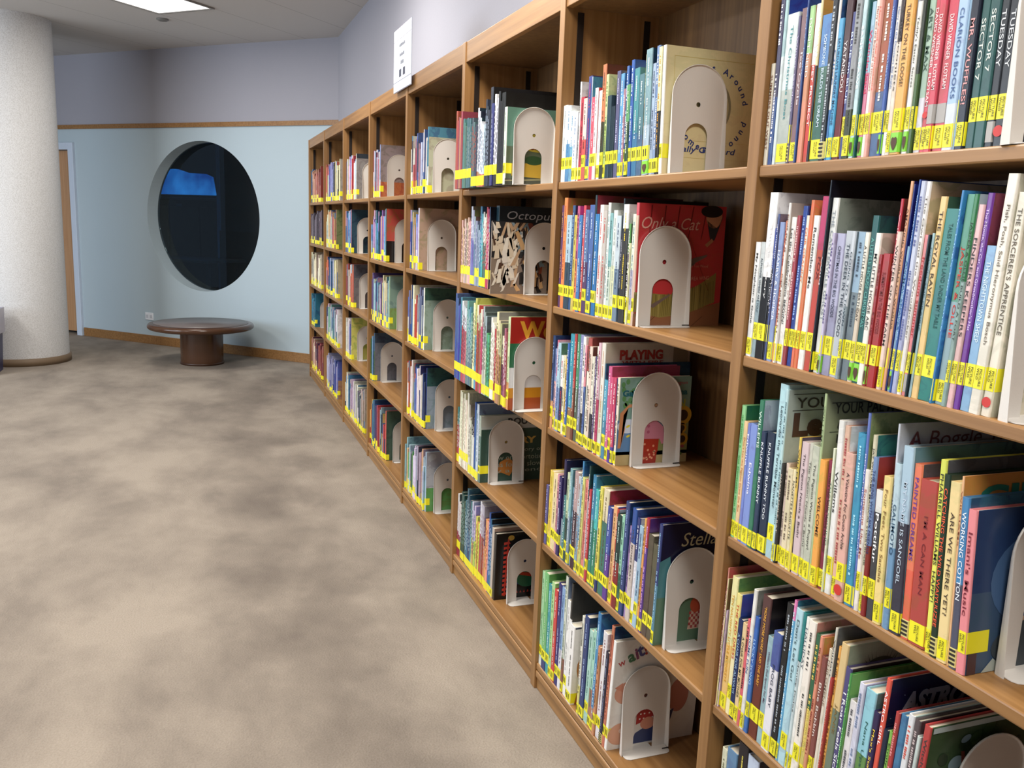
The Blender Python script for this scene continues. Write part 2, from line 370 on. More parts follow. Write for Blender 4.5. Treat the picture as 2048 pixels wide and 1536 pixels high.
# sign on the top rail
sg = empty('sign_holder', (-.018, 4.03, 2.035)); tag(sg, 'white paper sign in clear holder on the bookcase top rail', 'sign')
boxo('sign_sheet', (0, .002, 0, .36, 0, .285), flat('e4e8f4', .3), sg)
boxo('holder_back', (.0022, .004, -.003, .363, -.003, .288), flat('b8bcc8', .15), sg)
bm = bmesh.new(); box(bm, -.0006, 0, 0, .36, .232, .235); box(bm, -.0006, 0, 0, .36, .042, .045)
obj('fold_line', bm, flat('8a8e9a', .5), sg)
random.seed(3)
bm = bmesh.new()
for z, wd in ((.196, .11), (.152, .085), (.115, .06)):
    y = .18-wd/2
    while y < .18+wd/2:
        ww = random.uniform(.006, .016); box(bm, -.0006, 0, y, y+ww, z, z+random.uniform(.011, .017)); y += ww+.004
obj('small_print', bm, flat('70747e', .6), sg)
bm = bmesh.new()
for y in (.115, .195): box(bm, -.0006, 0, y, y+.045, .06, .094)
obj('pictogram', bm, flat('33384a', .6), sg)

# ------------------------------------------------------------ books
DATA = """#8 1
0.0049 1.3586 0.0117 0.1749 0 1;d8cfb8;-;SUMMERS OUT WEST;7a4a30;;
0.0056 1.3469 0.0122 0.2911 0 1;4a4a6a:3a5a95@.6;-;*;e8e8f0;;
0.0059 1.3346 0.0091 0.3049 0 1;a8cdd0:cfdcdc@.4;1f3f9a;-;;;
0.0067 1.3255 0.0312 0.2503 0 1;cfdcdc:b4bdb6@.5;b9c4bc;The Christmas Boat;3f8a90;L;
0.0056 1.2942 0.0062 0.2423 0 1;5f5a80;4a4668;Winter Gardens;c8c0e0;HS;
0.0066 1.288 0.019 0.2528 0 1;8a6a72;6a4a52;Ice Cycle;e8dce0;L;
0.0017 1.269 0.0045 0.2702 0 1;2f5596;20407c;Owl at Night;90b8e8;;
0.0041 1.2645 0.0129 0.2515 0 1;a8d890:e09070@.3;-;DON'T NEED;f4f0e8;;
0.0067 1.2516 0.0124 0.2523 0 1;f4f4f0:d23c30@.38;-;THE PET PROJECT;ffffff;;
0.0051 1.2393 0.0058 0.2567 0 1;e8d8a0:1f2630@.4;c08a30;SEADOGS;ffffff;H;
0.0065 1.2334 0.027 0.231 0 1;4a86c4:3f6f60@.35;2f6fb5:3f6a3a@.4;SOMEONE BUILDS THE DREAM;cfe4f8;L;
0.0021 1.2064 0.0125 0.2565 0 1;2a3038;22272e;*;a8b0b8;S;
0.0041 1.1939 0.006 0.2639 0 1;e8e4e0:3878b8@.7;-;Olive;3060a0;L;
0.0029 1.1879 0.0116 0.2168 0 1;3fa8d8;-;SATURDAYS LAUNDRY MACHINE;103a60;L;
0.0045 1.1762 0.016 0.2599 0 1;4a3038:6e1f28@.5;3a1a20;YATANDOU;e0d8d8;L;
0.0047 1.1603 0.0092 0.2214 0 1;3f4a8a;-;BLUE on BLUE;c8d4f4;H;
0.0016 1.1511 0.0149 0.2477 0 1;8f9498:3f4a30@.7;60665a;*;303030;L;
0.0027 1.1362 0.0101 0.2443 0 1;bfe0e4;-;SANTA PAWS;ffffff;HG;
0.003 1.1261 0.0043 0.2421 0 1;0f5a58;0f5a58;-;;H;
0.0065 1.1218 0.0099 0.2282 0 1;9fc8e0:d87898@.45;b05070;Wonderland;d83060;HG;
0.0057 1.1119 0.0098 0.239 0 1;f2ece4;-;Harry and the Bucketful of Dinosaurs;a04030;H;
0.0024 1.1021 0.0073 0.2368 0 1;f0a898;f0a898;Harry and the Dinosaurs;d06050;H;
0.0059 1.0949 0.0202 0.2352 0 1;a8502c:4a6a98@.6;b04a28:50609a@.5;*;e8e0d8;H;
0.0023 1.0747 0.007 0.2307 0 1;3f62b0;-;Harry and the Dinosaurs Make a Wish;a8c8f0;HG;
0.0049 1.0677 0.0099 0.2292 0 1;f0ece8;-;Harry and the Dinosaurs Say Raahh;6078a8;H;
0.0022 1.0578 0.0095 0.227 0 1;3a2f33:e8d8c8@.3;3a3038;Tallybooniets;202020;L;
0.0015 1.0483 0.0178 0.2279 0 1;f0b050;d89838;TURKEY ON THE LOOSE!;4a3010;HG;
0.0063 1.0306 0.0048 0.2239 0 1;b8bcc8;a8acb8;-;;H;
0.0027 1.0257 0.0099 0.2078 0 1;f0f0e8;-;Teddy's Easter Secret;202020;HG;
0.0027 1.0158 0.0073 0.2177 0 1;2a3328:4a6a3a@.5;-;-;;H;
0.0069 1.0085 0.0126 0.216 0 1;a8c8b0:d8d8e0@.65;-;ART & MAX;2a4a3a;L;
0.0063 0.9959 0.0099 0.2132 0 1;d8455c;-;DAVID WIESNER  FLOTSAM;f4e0e0;LR;
0.0031 0.986 0.0122 0.211 0 1;d8455c;-;DAVID WIESNER  FLOTSAM;f4e0e0;LV;
0.0068 0.9738 0.0189 0.2083 0 1;d8455c;b83848;DAVID WIESNER  FLOTSAM;f4e0e0;LV;
0.0045 0.955 0.0179 0.2042 0 1;a8c8e8:d0d8e4@.7;90b0d0;CLARION BOOKS;3a5a90;L;
0.0052 0.937 0.0051 0.2002 0 1;88b0d0;-;-;;H;
0.0026 0.9319 0.014 0.1991 0 1;2a3040;-;MR. WUFFLES!;e8a0a0;L;
0.0067 0.9179 0.0142 0.1959 0 1;2f5f5c;2f5f5c;SECTOR 7;d8e0d8;H;
0.0053 0.9037 0.0164 0.1928 0 1;2f5f5c;2f5f5c;SECTOR 7;d8e0d8;H;
0.0068 0.8874 0.013 0.1892 0 1;33383e;2a2e34;TUESDAY;d8dce0;HV;
0.0064 0.8743 0.0153 0.1863 0 1;33383e;2a2e34;TUESDAY;d8dce0;HR;
#8 2
0.0031 1.3586 0.0161 0.2107 0.015 1;f0f0ee;-;My Neighbor is Gone;202020;L;
0.0035 1.3425 0.0136 0.2112 0.016 1;c8d0d0:90a8b0@.5;-;ALPHONSE, WHERE ARE YOU?;203040;H;
0.0024 1.3289 0.0243 0.2984 0.016 1;ececec:1c1c20@.5;e8e8ea:1c2050@.5;This is a Story;e0e0e0;H;
0.0023 1.3046 0.0044 0.2368 0.017 1;2545a5:202028@.3;202028;GOING HOME;e8e8f0;H;
0.0019 1.3002 0.0052 0.2611 0.017 1;4a5a90;6a5868;*;d0d0e8;H;
0.0032 1.295 0.0141 0.2471 0.018 1;8aa0d0;-;HARRY & HOPPER;e4ecfa;L;
0.0048 1.2809 0.0072 0.2498 0.018 1;e88a60;-;*;a03020;H;
0.0015 1.2737 0.0067 0.2798 0.019 1;ece8e2;b8a89a:e0d8d0@.5;*;806050;L;
0.0052 1.267 0.0112 0.2562 0.019 1;f0ece6;-;Let the Celebrations BEGIN!;202020;L;
0.0034 1.2559 0.0053 0.255 0.02 1;f2efe8;-;Always in My Room;b06060;L;
0.0032 1.2505 0.0098 0.2587 0.02 1;a83a48;-;*;e0b0b0;H;
0.006 1.2408 0.0132 0.2746 0.021 1;20459a;18357c;*;88a8e0;H;
0.0041 1.2275 0.0087 0.2588 0.021 1;f2ead8:e87048@.75;-;OUR GRANNY;e07030;H;
0.0032 1.2189 0.0098 0.2841 0.022 1;e86a3a;e87040;-;;H;
0.0041 1.2091 0.0146 0.2588 0.022 1;f4f2ee;-;Remember Me;202020;H;
0.0054 1.1945 0.0188 0.2896 0.023 1;c03068:c84030@.3;c03068;FOX;600810;H;
0.0018 1.1756 0.0037 0.3148 0.023 1;1a2430;101420;Wild;e8e8f0;L;
0.0069 1.1719 0.0154 0.2869 0.024 1;eef0ea;8a9488:7a847a@.5;THE CANTERVILLE GHOST;9098a0;L;
0.0016 1.1565 0.0065 0.2311 0.024 1;c8c0e0;b0a8c8;*;504080;HG;
0.0056 1.15 0.0192 0.2307 0.025 1;b0b0d0:9898b8@.5;-;CHRISTMAS IN THE BIG WOODS;2a3048;H;
0.0061 1.1308 0.0187 0.2351 0.025 1;b8c0c8;-;THE DEER IN THE WOOD;203040;L;
0.0016 1.112 0.0082 0.2347 0.026 1;c8d0d8:90a0a8@.5;-;GOING TO TOWN;203848;H;
0.0058 1.1039 0.0177 0.2342 0.026 1;8fb0c8:6f8088@.4;-;*;304050;H;
0.0035 1.0861 0.0099 0.2337 0.027 1;f0ead8:d8c8b0@.5;-;A LITTLE HOUSE BIRTHDAY;202020;HG;
0.0047 1.0763 0.0145 0.2592 0.028 1;0f5a58;0f4a4a;A LITTLE HOUSE CHRISTMAS;60a8a0;HG;
0.0015 1.0617 0.0121 0.2331 0.028 1;f2ece0;-;MY LITTLE HOUSE ABC;202020;H;
0.0018 1.0497 0.0069 0.2018 0.029 1;a01c20;a01c20;*;701010;HG;
0.0025 1.0428 0.0154 0.2032 0.029 1;b01c24;a01820;SUMMERTIME IN THE BIG WOODS;701018;H;
0.0068 1.0274 0.0055 0.2836 0.03 1;c0203c;501820;Wild Song;f0c0c8;H;
0.0026 1.0219 0.009 0.2361 0.03 1;f0d0c0;-;WINTER ON THE FARM;202020;L;
0.0057 1.0129 0.006 0.3081 0.031 1;f0a878;101c70;AMAZING WORLD OF WORDS;3a2a20;H;
0.0066 1.0069 0.0035 0.3036 0.031 1;101c70;182478;-;;H;
0.0067 1.0034 0.0083 0.2154 0.032 1;80b0d0;-;ANIMAL SHAPES;3068a0;HG;
0.0034 0.9952 0.0035 0.3095 0.032 1;3060b0;284a98;*;a0c0e8;H;
0.0035 0.9917 0.0095 0.3074 0.033 1;c0c8e0:a8b0d8@.5;-;*;6068a0;H;
0.0044 0.9822 0.0085 0.3065 0.033 1;f0ece8;c8b090;The Owl and the Woodpecker;605850;L;
0.0058 0.9737 0.0098 0.2326 0.034 1;f08088;705058;freedom summer;b01c20;HV;
0.0021 0.9638 0.0035 0.2332 0.034 1;203038;182428;-;;H;
0.0056 0.9603 0.0045 0.2353 0.035 1;a8d0d8;-;DOWN THE PRAIRIE;305868;H;
0.0059 0.9558 0.0123 0.2854 0.035 1;f0c878;3a5a40;THE ROYAL RAVEN;3a2a20;H;
0.0062 0.9436 0.0254 0.2685 0.036 1;108078;108078;TALES FROM THE LAND UNDER MY TABLE;0a4a48;H;
0.0017 0.9181 0.0049 0.2928 0.036 1;2080c0;2080c0;The King's Egg Dance;a0d8f4;L;
0.0067 0.9132 0.0155 0.2876 0.037 1;50a080:90b0b8@.5;-;JASPER & OLLIE;d03828;L;
0.002 0.8977 0.008 0.2876 0.037 1;308048:8aa8a0@.4;a0b8b8;JASPER & OLLIE BUILD A FORT;203028;H;
0.0034 0.8897 0.0101 0.2739 0.038 1;e8b8b8;-;FINDERS KEEPERS;1a1a20;H;
0.0049 0.8796 0.01 0.2886 0.038 1;7030a0;7a3048:281820@.3;The Mouse, the Cat, and Grandmother's Hat;d8c0f0;H;
0.0065 0.8696 0.0166 0.2213 0.039 1;80b0d8;-;THE NIGHTTOWN SHEEP;d8ecf8;H;
0.0034 0.853 0.0167 0.3117 0.039 1;f0e8d8;e0d8c4;Pish, Posh, Said Hieronymus Bosch;6a6050;H;
0.0066 0.8363 0.0149 0.2887 0.04 1;f0e6d0;ddd4bc;THE SORCERER'S APPRENTICE;5a5040;HR;
#8 3
0.0045 1.3586 0.0132 0.2622 0.01 1;90d890;1a6a40;*;50a050;L;
0.0032 1.3454 0.013 0.234 0.008 1;f0c890;-;Don't Let the Pigeon Drive the Bus;b07030;L;
0.0032 1.3324 0.0103 0.2323 0.007 1;7088d8;-;Edwina;f0f0ff;L;
0.0025 1.3221 0.0217 0.2346 0.005 1;7a94dc;6880c8;Edwina;f0f0ff;L;
0.0019 1.3004 0.0134 0.2838 0.003 1;2f8060;a8b4c0:2f4f78@.4;WILLEMS;d8f0e0;L;
0.0023 1.287 0.0132 0.2278 0.001 1;2a4060;-;KNUFFLE BUNNY;e0e8f0;L;
0.0053 1.2739 0.0229 0.2309 -0 1;22344e;22344e;KNUFFLE BUNNY TOO;e0e8f0;L;
0.007 1.251 0.0232 0.3234 -0.002 1;b0dce4;b4c8ca:b4c8ca@.5;Leonardo the Terrible Monster;304850;H;
0.0024 1.2277 0.0073 0.3164 -0.004 1;b8dce0;a9b6b2:a9b6b2@.5;*;507078;L;leo
0.0018 1.2204 0.0063 0.1851 -0.005 1;3a3a3a;-;NAKED MOLE RAT;d0c0b0;L;
0.0069 1.2141 0.009 0.1868 -0.007 1;e0c8b8;-;*;807060;L;
0.0044 1.2051 0.0155 0.1807 -0.009 1;e8d8b0;a89880;*;706050;L;
0.0037 1.1896 0.01 0.1821 -0.01 1;f0e0b0;-;NANETTE'S BAGUETTE;303030;L;
0.0028 1.1796 0.006 0.2418 -0.012 1;f0c840:f0d860@.6;484058;WILLEMS;303030;L;
0.0048 1.1736 0.0191 0.2363 -0.014 1;d8c0c4;c0a8ac;The Pigeon Needs a Bath!;403038;L;
0.006 1.1545 0.0104 0.2383 -0.016 1;c8c8b8;b8b0a8;The Pigeon Needs a Bath!;505048;L;
0.004 1.144 0.018 0.2368 -0.017 1;c8ccb8;b0b4ac;The Pigeon Wants a Puppy!;404038;L;
0.0038 1.126 0.0057 0.3285 -0.019 1;b0c890;8a9470:8a9470@.5;WILLEMS;506040;L;mo
0.0018 1.1203 0.0151 0.2186 -0.021 1;f8a830;-;WELCOME;3a1808;L;
0.0065 1.1052 0.0145 0.2213 -0.022 1;902848;-;What's Your Sound, Hound the Hound?;301010;L;
0.0017 1.0907 0.0046 0.2448 -0.024 1;e8f0d0;-;THANKSGIVING;206050;L;
0.0042 1.0861 0.0134 0.2924 -0.026 1;f0f0ec;f0f0ec:f4f4f0@.5;Willems;202020;H;
0.0061 1.0727 0.0124 0.2864 -0.028 1;e8b8a0;f0ece8:d8b060@.4;*;a04040;L;
0.0022 1.0604 0.0191 0.2459 -0.029 1;e8b0a0;c89890;A Valentine For Cousin Archie;402828;HR;
0.0055 1.0412 0.0172 0.2822 -0.031 1;2a98c0;2080a8;*;a8e0f0;L;
0.0067 1.024 0.006 0.317 -0.033 1;6078c8;8a9860;BENJAMIN'S TREASURE;d8e0f8;L;
0.005 1.018 0.0098 0.2293 -0.034 1;f0e8e0;-;Someone Like Me;a04848;H;
0.0058 1.0082 0.0086 0.2861 -0.036 1;d8d0b0;207068;JAY WILLIAMS MAGICAL STORYBOOK;303030;L;
0.0021 0.9996 0.0102 0.254 -0.038 1;7090c0:902020@.55;902020;THE KING WITH SIX FRIENDS;203060;H;
0.0039 0.9893 0.0151 0.206 -0.04 1;e8e8e4:44464a@.17;5a5a5c;Pottifur;ffffff;H;
0.0023 0.9743 0.0161 0.2316 -0.041 1;f4d880;-;Four Feet, Two Sandals;806030;L;
0.0061 0.9582 0.0042 0.3143 -0.043 1;c8d0dc;b8bcc4:b8bcc4@.5;Williams;505870;H;boggle
0.0031 0.954 0.0128 0.2562 -0.045 1;b8d4e0:6898c0@.5;4888a8;GALIMOTO;104060;H;
0.004 0.9412 0.0203 0.286 -0.046 1;a8c8dc:3a3a4a@.4;5f8a9c:4f7a8c@.5;MY NAME IS SANGOEL;c0d0e0;L;
0.007 0.9209 0.0152 0.2646 -0.048 1;f07850:f06040@.6;4a4050;PAINTED DREAMS;603090;S;
0.0062 0.9057 0.0309 0.2466 -0.05 1;b84038;203040:283850@.5;I'M A CAN MAN;701820;L;
0.0069 0.8748 0.0114 0.2825 -0.051 1;f0f040;5a6064:4a5054@.5;PHARRELL WILLIAMS  HAPPY!;202020;L;
0.004 0.8634 0.0118 0.2655 -0.053 1;203828;24382a;CATCHING THE WILD WAIYUUZEE;f06038;S;
0.0042 0.8517 0.0181 0.2585 -0.055 1;f4d890;605890:2a6a48@.5;ARE WE THERE YET?;403020;L;
0.0055 0.8336 0.004 0.2699 -0.057 1;f0b880;d08828;WILLIAMS;803818;L;girls
0.0041 0.8296 0.013 0.243 -0.058 1;3888c0:50546a@.5;2a6a88;WORKING COTTON;e8f0f8;S;
0.0031 0.8165 0.0146 0.2302 -0.06 1;f08890;24406e:3a5474@.5;Imani's Music;701028;M;imani
#8 4
0.0037 1.3586 0.0035 0.2952 0.02 1;f09088;c04848;WILLIAMS  LIBERTY;f8d8c8;H;
0.0023 1.3551 0.0035 0.2742 0.021 1;f4e4b0;705030;*;706040;L;
0.0036 1.3516 0.0044 0.2086 0.021 1;d0b8d0;-;*;a08098;L;
0.0069 1.3473 0.0197 0.2836 0.022 1;f0e8a0:f0c060@.5;5a8a40:3878b0@.5;TEN NAUGHTY LITTLE MONKEYS;d8a020;L;
0.0068 1.3275 0.0145 0.2558 0.023 1;f0e080:f4e8b0@.5;1c3c98;THE RED DRESS;c04020;H;case
0.0049 1.313 0.0157 0.2102 0.024 1;102a60;102040;A CHAIR FOR ALWAYS;90b0d0;L;
0.0042 1.2973 0.0141 0.2091 0.024 1;e8c890;c07838;A CHAIR FOR MY MOTHER;303828;L;
0.0034 1.2832 0.0102 0.223 0.025 1;e05868;c04858;*;201818;H;
0.002 1.2731 0.0114 0.2884 0.026 1;ecebe4;8f938c:8f938c@.5;HOME FUN;305090;L;
0.003 1.2616 0.0122 0.2389 0.027 1;2868c0:3070c0@.5;-;LUCKY SONG;a8d0f8;H;
0.0058 1.2495 0.0256 0.2878 0.027 1;5a3838:703020@.4;201c1e;"MORE MORE MORE" SAID THE BABY;f0b040;H;
0.0063 1.2239 0.0172 0.2181 0.028 1;98c0c8;6890c0;William's Doll Special For Me;503050;H;
0.0035 1.2066 0.0232 0.2363 0.029 1;4860a8:e8e8f0@.3;305090;FROG BABY;203050;L;
0.0058 1.1835 0.0177 0.3026 0.03 1;1e2226;1e1c20;*;a0a8b0;L;
0.0058 1.1658 0.0077 0.3146 0.03 1;f080c0:58b0e0@.12;2888a8;*;d8f0f8;L;
0.0053 1.1581 0.0191 0.3038 0.031 1;b0dce8;88a0a0:60a0a0@.5;Don't Let Go!;405860;H;
0.0052 1.139 0.0078 0.3036 0.032 1;108888:c8dce0@.3;0f7880;Nancy Poles;202828;L;
0.0057 1.1311 0.0097 0.2995 0.032 1;f0f0ea;e0e0dc;HALLIDAY;405060;L;
0.0035 1.1214 0.0184 0.2991 0.033 1;f4ece0;c88878:c88878@.5;*;404040;H;
0.0054 1.103 0.0119 0.2824 0.034 1;2f6a48:e0c860@.5;e8e8e8;*;e0c860;L;
0.003 1.0911 0.0088 0.2833 0.035 1;e89070;d08030;*;803020;L;
0.0042 1.0823 0.0122 0.2521 0.035 1;8a4a44;7a3e38;Blue Bobbin;e0d0c8;H;
0.0057 1.0701 0.0079 0.2712 0.036 1;e8dcc8;-;PHILOMENE;806858;L;
0.0053 1.0622 0.0056 0.3128 0.037 1;e0ddd0;6a7478:5a6468@.5;Wildart;303038;L;
0.0031 1.0566 0.0056 0.2254 0.038 1;b83838;b83838;The Christmas Tea Party;f0a080;L;
0.0067 1.051 0.0064 0.2851 0.038 1;f0a830;e89828;*;704010;L;
0.0051 1.0446 0.0166 0.2959 0.039 1;e0c080:70806a@.4;98a68a:98a68a@.5;JANIE;806838;L;ginny
0.0047 1.028 0.0133 0.2613 0.04 1;504a80;2a1a20:c8b888@.1;I Roar Feels Sick;f0f0f8;L;
0.0016 1.0147 0.0052 0.2563 0.04 1;48a048:3a8a40@.5;70b050:88b868@.5;*;a8e0a0;L;
0.0045 1.0095 0.0157 0.2136 0.041 1;e8e4e4;a09aa0;*;505058;L;
0.0029 0.9938 0.0123 0.2534 0.042 1;d8dcf0;b8b8d8:c8c8e0@.4;*;7080a0;L;
0.0052 0.9815 0.0226 0.2502 0.043 1;8cd0e0:609048@.45;4a8080:608060@.4;Nana Upstairs;205850;L;
0.004 0.9589 0.0124 0.2234 0.043 1;302858;302858;Max's Starry Night;f0d050;L;
0.006 0.9465 0.0101 0.286 0.044 1;e85038;141840:141840@.5;ASTRO GIRL;ffffff;L;astro
0.0051 0.9364 0.0102 0.2056 0.045 1;182840;182840;-;;L;
0.0059 0.9263 0.0077 0.2087 0.046 1;80c040;-;Emily of the Hill;203020;L;
0.0034 0.9185 0.0089 0.2464 0.046 1;b83838;284878;*;e09090;L;
0.005 0.9096 0.0124 0.2483 0.047 1;3a7ca8;3878a0;-;;L;
0.0056 0.8973 0.0114 0.2559 0.048 1;e0e4e8;a0b8b0:b0c8c0@.4;*;d05040;L;
0.0061 0.8859 0.0109 0.2538 0.049 1;5a5054;4a3c40:a02828@.08;*;c0b0b0;L;
0.0034 0.8749 0.0064 0.2333 0.049 1;c8d8d4;-;Wilona;304848;L;
0.0061 0.8686 0.0129 0.2556 0.05 1;c03838:d0dcd8@.3;3f5a38:4a6850@.5;Witchy Topper;303838;L;floral
#8 5
0.0063 1.3238 0.0181 0.3193 0 1;d8d8b8;6090b0;*;606040;H;
0.0053 1.3057 0.0328 0.3313 0 1;5a88b0;6090b0;-;;H;
0.0069 1.2729 0.0307 0.3958 0 1;201c24;201c24;*;e8d860;H;
0.0068 1.2422 0.0339 0.3559 0 1;c0d0e8;4a5058:5a6068@.5;*;405060;H;
#7 1
0.0043 2.2886 0.0275 0.2053 0 1;e8ece8;e0e4e8;*;90a0a8;H;
0.0044 2.2611 0.049 0.2013 -0.002 2;d8e4e8:4888b8@.5;e0e4e8;*;3878a8;H;
0.0024 2.2121 0.0259 0.1785 -0.003 1;e0e8f0;-;*;6080b0;L;
0.0061 2.1862 0.0085 0.2553 -0.005 1;f0ece8;e8e4e0;*;404040;L;
0.0067 2.1776 0.0236 0.2147 -0.007 1;b8203c;-;*;501018;L;
0.0041 2.1541 0.0231 0.2087 -0.009 1;e8c8c0:d05048@.5;-;*;301818;H;
0.0053 2.1309 0.0219 0.261 -0.01 1;3a4890;303a78;*;c03848;L;
0.0055 2.109 0.0035 0.258 -0.012 1;c8d8e0;2888a8;*;3070a0;L;
0.0055 2.1055 0.0243 0.2064 -0.014 1;e04868;-;*;f0c0c8;H;
0.0024 2.0812 0.0172 0.2257 -0.016 1;f0f0f0;c02838;*;907080;H;
0.0058 2.064 0.0192 0.2173 -0.017 1;f4f4f4;-;*;a0a8b0;L;
0.0047 2.0448 0.0204 0.2772 -0.019 1;c87040:3a4028@.5;6a3828;*;503018;H;
0.0052 2.0244 0.0149 0.2511 -0.021 1;c8d890:a8c060@.5;e0e8a0;*;506030;L;
0.0038 2.0095 0.0457 0.1983 -0.022 2;2a4450;2a4450;-;;H;
0.0049 1.9638 0.0197 0.2501 -0.024 1;5a5a80;706868;*;c0c0e0;H;
0.0058 1.9441 0.0187 0.2414 -0.026 1;58a0d0;3878b0;*;e0f0f8;L;
0.005 1.9254 0.0116 0.2047 -0.028 1;a87888;-;*;f0e0e8;L;
0.0055 1.9137 0.0122 0.2548 -0.029 1;3868b0;2858a8;*;d0e0f8;H;
0.0017 1.9016 0.018 0.2105 -0.031 1;58a060:305030@.4;203020;*;e0f0d0;L;
0.0024 1.8835 0.0151 0.2635 -0.033 1;2a5cae;2a4a8e;*;d0e0f8;H;
0.0039 1.8684 0.0498 0.2424 -0.035 2;409098:3878a0@.6;387888;*;e0f0f0;H;
0.0051 1.8186 0.0056 0.2661 -0.036 1;e0e0a0:c08050@.4;-;*;406040;H;
0.0027 1.813 0.0282 0.2751 -0.038 1;80a8b0:a8c0d0@.6;103848;*;e8f0f0;HG;
0.0053 1.7849 0.0162 0.2414 -0.04 1;a0b8d0;-;*;304058;L;
0.005 1.7687 0.0159 0.2761 -0.042 1;6888b8:8098c0@.5;587088;*;e0e8f0;L;
0.0017 1.7527 0.0146 0.2707 -0.043 1;f0e8b0:303030@.5;-;*;c08820;L;
0.0041 1.7382 0.0132 0.2724 -0.045 1;f0ece0;e3d49c:e3d49c@.5;-;;H;goes
#7 2
0.0027 2.2638 0.0172 0.2832 0.005 1;5a3060;502858;*;c09060;H;
0.0018 2.2466 0.0215 0.3035 0.004 1;f08030;c06a30;*;a03818;H;
0.0022 2.2251 0.0339 0.2569 0.004 1;a8c8d8:304858@.5;601818;*;203848;H;
0.0032 2.1913 0.0162 0.2827 0.003 1;305888;302858;*;a0c0e0;H;
0.0025 2.175 0.0175 0.257 0.003 1;d8c040;c8b040;*;705018;H;
0.0026 2.1575 0.0151 0.281 0.002 1;c05080:f08040@.5;c03090;*;301040;L;
0.0017 2.1424 0.0213 0.2571 0.001 1;3878b8;284878;*;c8e0f8;L;
0.0041 2.1212 0.014 0.2822 0.001 1;d84050:c83828@.5;a82030;*;f8d0d0;L;
0.0036 2.1072 0.0241 0.271 0 1;5878a8:584068@.5;2858a0;*;d0e0f0;H;
0.0049 2.0831 0.029 0.2832 -0.001 1;4868a8:3060a0@.6;404060;*;d0e0f8;L;
0.0047 2.0541 0.01 0.3073 -0.001 1;284048;902838;-;;H;
0.0028 2.0441 0.0216 0.26 -0.002 1;2080c0;2080c0;*;e0f0f8;H;
0.0065 2.0225 0.0078 0.2587 -0.002 1;58a0c8:305878@.5;-;*;e0f0f8;L;
0.0015 2.0148 0.0412 0.2827 -0.003 2;f0ece8:e8d8d0@.5;f0ece8;*;c83030;L;
0.0037 1.9736 0.0136 0.2876 -0.004 1;e8ece8;a8aca8;*;80a8a8;L;
0.003 1.9599 0.0183 0.2627 -0.004 1;80b8b8:c8d8c8@.5;-;*;305858;L;
0.0038 1.9416 0.0216 0.2692 -0.005 1;d8e0dc:d8dcb0@.5;d0d4d0;*;a0a8a0;L;
0.0021 1.92 0.0236 0.2563 -0.006 1;c0d0d8:7088a0@.5;-;*;304868;H;
0.0061 1.8964 0.0052 0.2144 -0.006 1;a890c0:405870@.5;-;*;f0e8f8;H;
0.0036 1.8911 0.0064 0.2968 -0.007 1;203038;181c20;-;;H;
0.0017 1.8848 0.0268 0.2829 -0.007 1;f0f0f0:3c3c3c@.2;c8c8c8:404038@.5;*;e8c830;H;
0.0049 1.8579 0.0084 0.2378 -0.008 1;58a048:303838@.3;-;*;f0f0f0;L;
0.002 1.8495 0.0089 0.1928 -0.009 1;e0e0b0;-;*;806880;H;
0.0045 1.8406 0.0171 0.2603 -0.009 1;e0ecd0:c0b8c8@.5;-;*;7080a0;L;
0.0034 1.8235 0.0125 0.286 -0.01 1;e05060:d8b8a0@.1;c8242c;-;;H;broom
#7 3
0.0047 2.2886 0.0165 0.2721 0 1;284878:e0a070@.7;284878;*;90a8c8;H;
0.0068 2.2722 0.0147 0.2364 0 1;8898c8:e0a8a0@.4;-;*;404888;L;
0.006 2.2574 0.01 0.2628 0 1;e06888:8898d0@.4;d8a0b0;*;f8e8f0;H;
0.0038 2.2475 0.0212 0.2567 0 1;a8d0e0:7898c8@.5;508060;*;304878;L;
0.006 2.2262 0.0194 0.2238 0 1;e8e8e8:302858@.4;203828;*;c03030;L;
0.005 2.2068 0.0177 0.2269 0 1;f0e8c0;-;*;605030;H;
0.0035 2.1892 0.0116 0.2178 0 1;e8b830;-;*;504010;L;
0.0023 2.1775 0.013 0.2653 0 1;3068b8;2858a8;*;d0e0f8;L;
0.0048 2.1645 0.027 0.2933 0 1;2898b0:a07048@.7;20788c;*;d0f0f8;H;
0.0046 2.1376 0.014 0.2961 0 1;c03838:7a4030@.5;902020;*;f0c0b0;H;
0.0068 2.1236 0.0207 0.2974 0 1;409068:506050@.5;308878;*;d8f0e0;H;
0.0068 2.1029 0.0217 0.2987 0 1;8890c0:8088a0@.5;7880b0;*;e0e0f8;L;
0.0048 2.0813 0.0167 0.2961 0 1;f0ece8:303030@.7;e8e8e0;*;303030;L;
0.0034 2.0646 0.0112 0.2746 0 1;e890a0:5070b0@.4;101418;*;303868;L;
0.0064 2.0534 0.0215 0.2971 0 1;b05048:f0ecd8@.3;7a2c28;*;303030;L;
0.0015 2.0319 0.016 0.2767 0 1;f0d8c8;602820;*;604838;L;
0.0021 2.0159 0.0152 0.253 0 1;f0ecd8:383848@.6;c8b080;*;303030;L;
0.0046 2.0008 0.0069 0.2554 0 1;584880;483870;*;e0d8f0;L;
0.0049 1.9939 0.0124 0.2824 0 1;e8e4d8;e0d8b0;*;504848;L;
0.0023 1.9814 0.0141 0.2936 0 1;e0b8c8:c03868@.5;e0d0c8;*;a02850;L;
0.005 1.9673 0.0206 0.2957 0 1;e8e4d8:d8e0c8@.5;cfc4ae:cfc4ae@.5;*;c89060;L;playing
0.0064 1.9467 0.006 0.2454 0 1;185878;184a68;-;;L;
0.0036 1.9407 0.0201 0.2048 0 1;48a8c8:3888a8@.5;3898b8;*;d0f0f8;H;
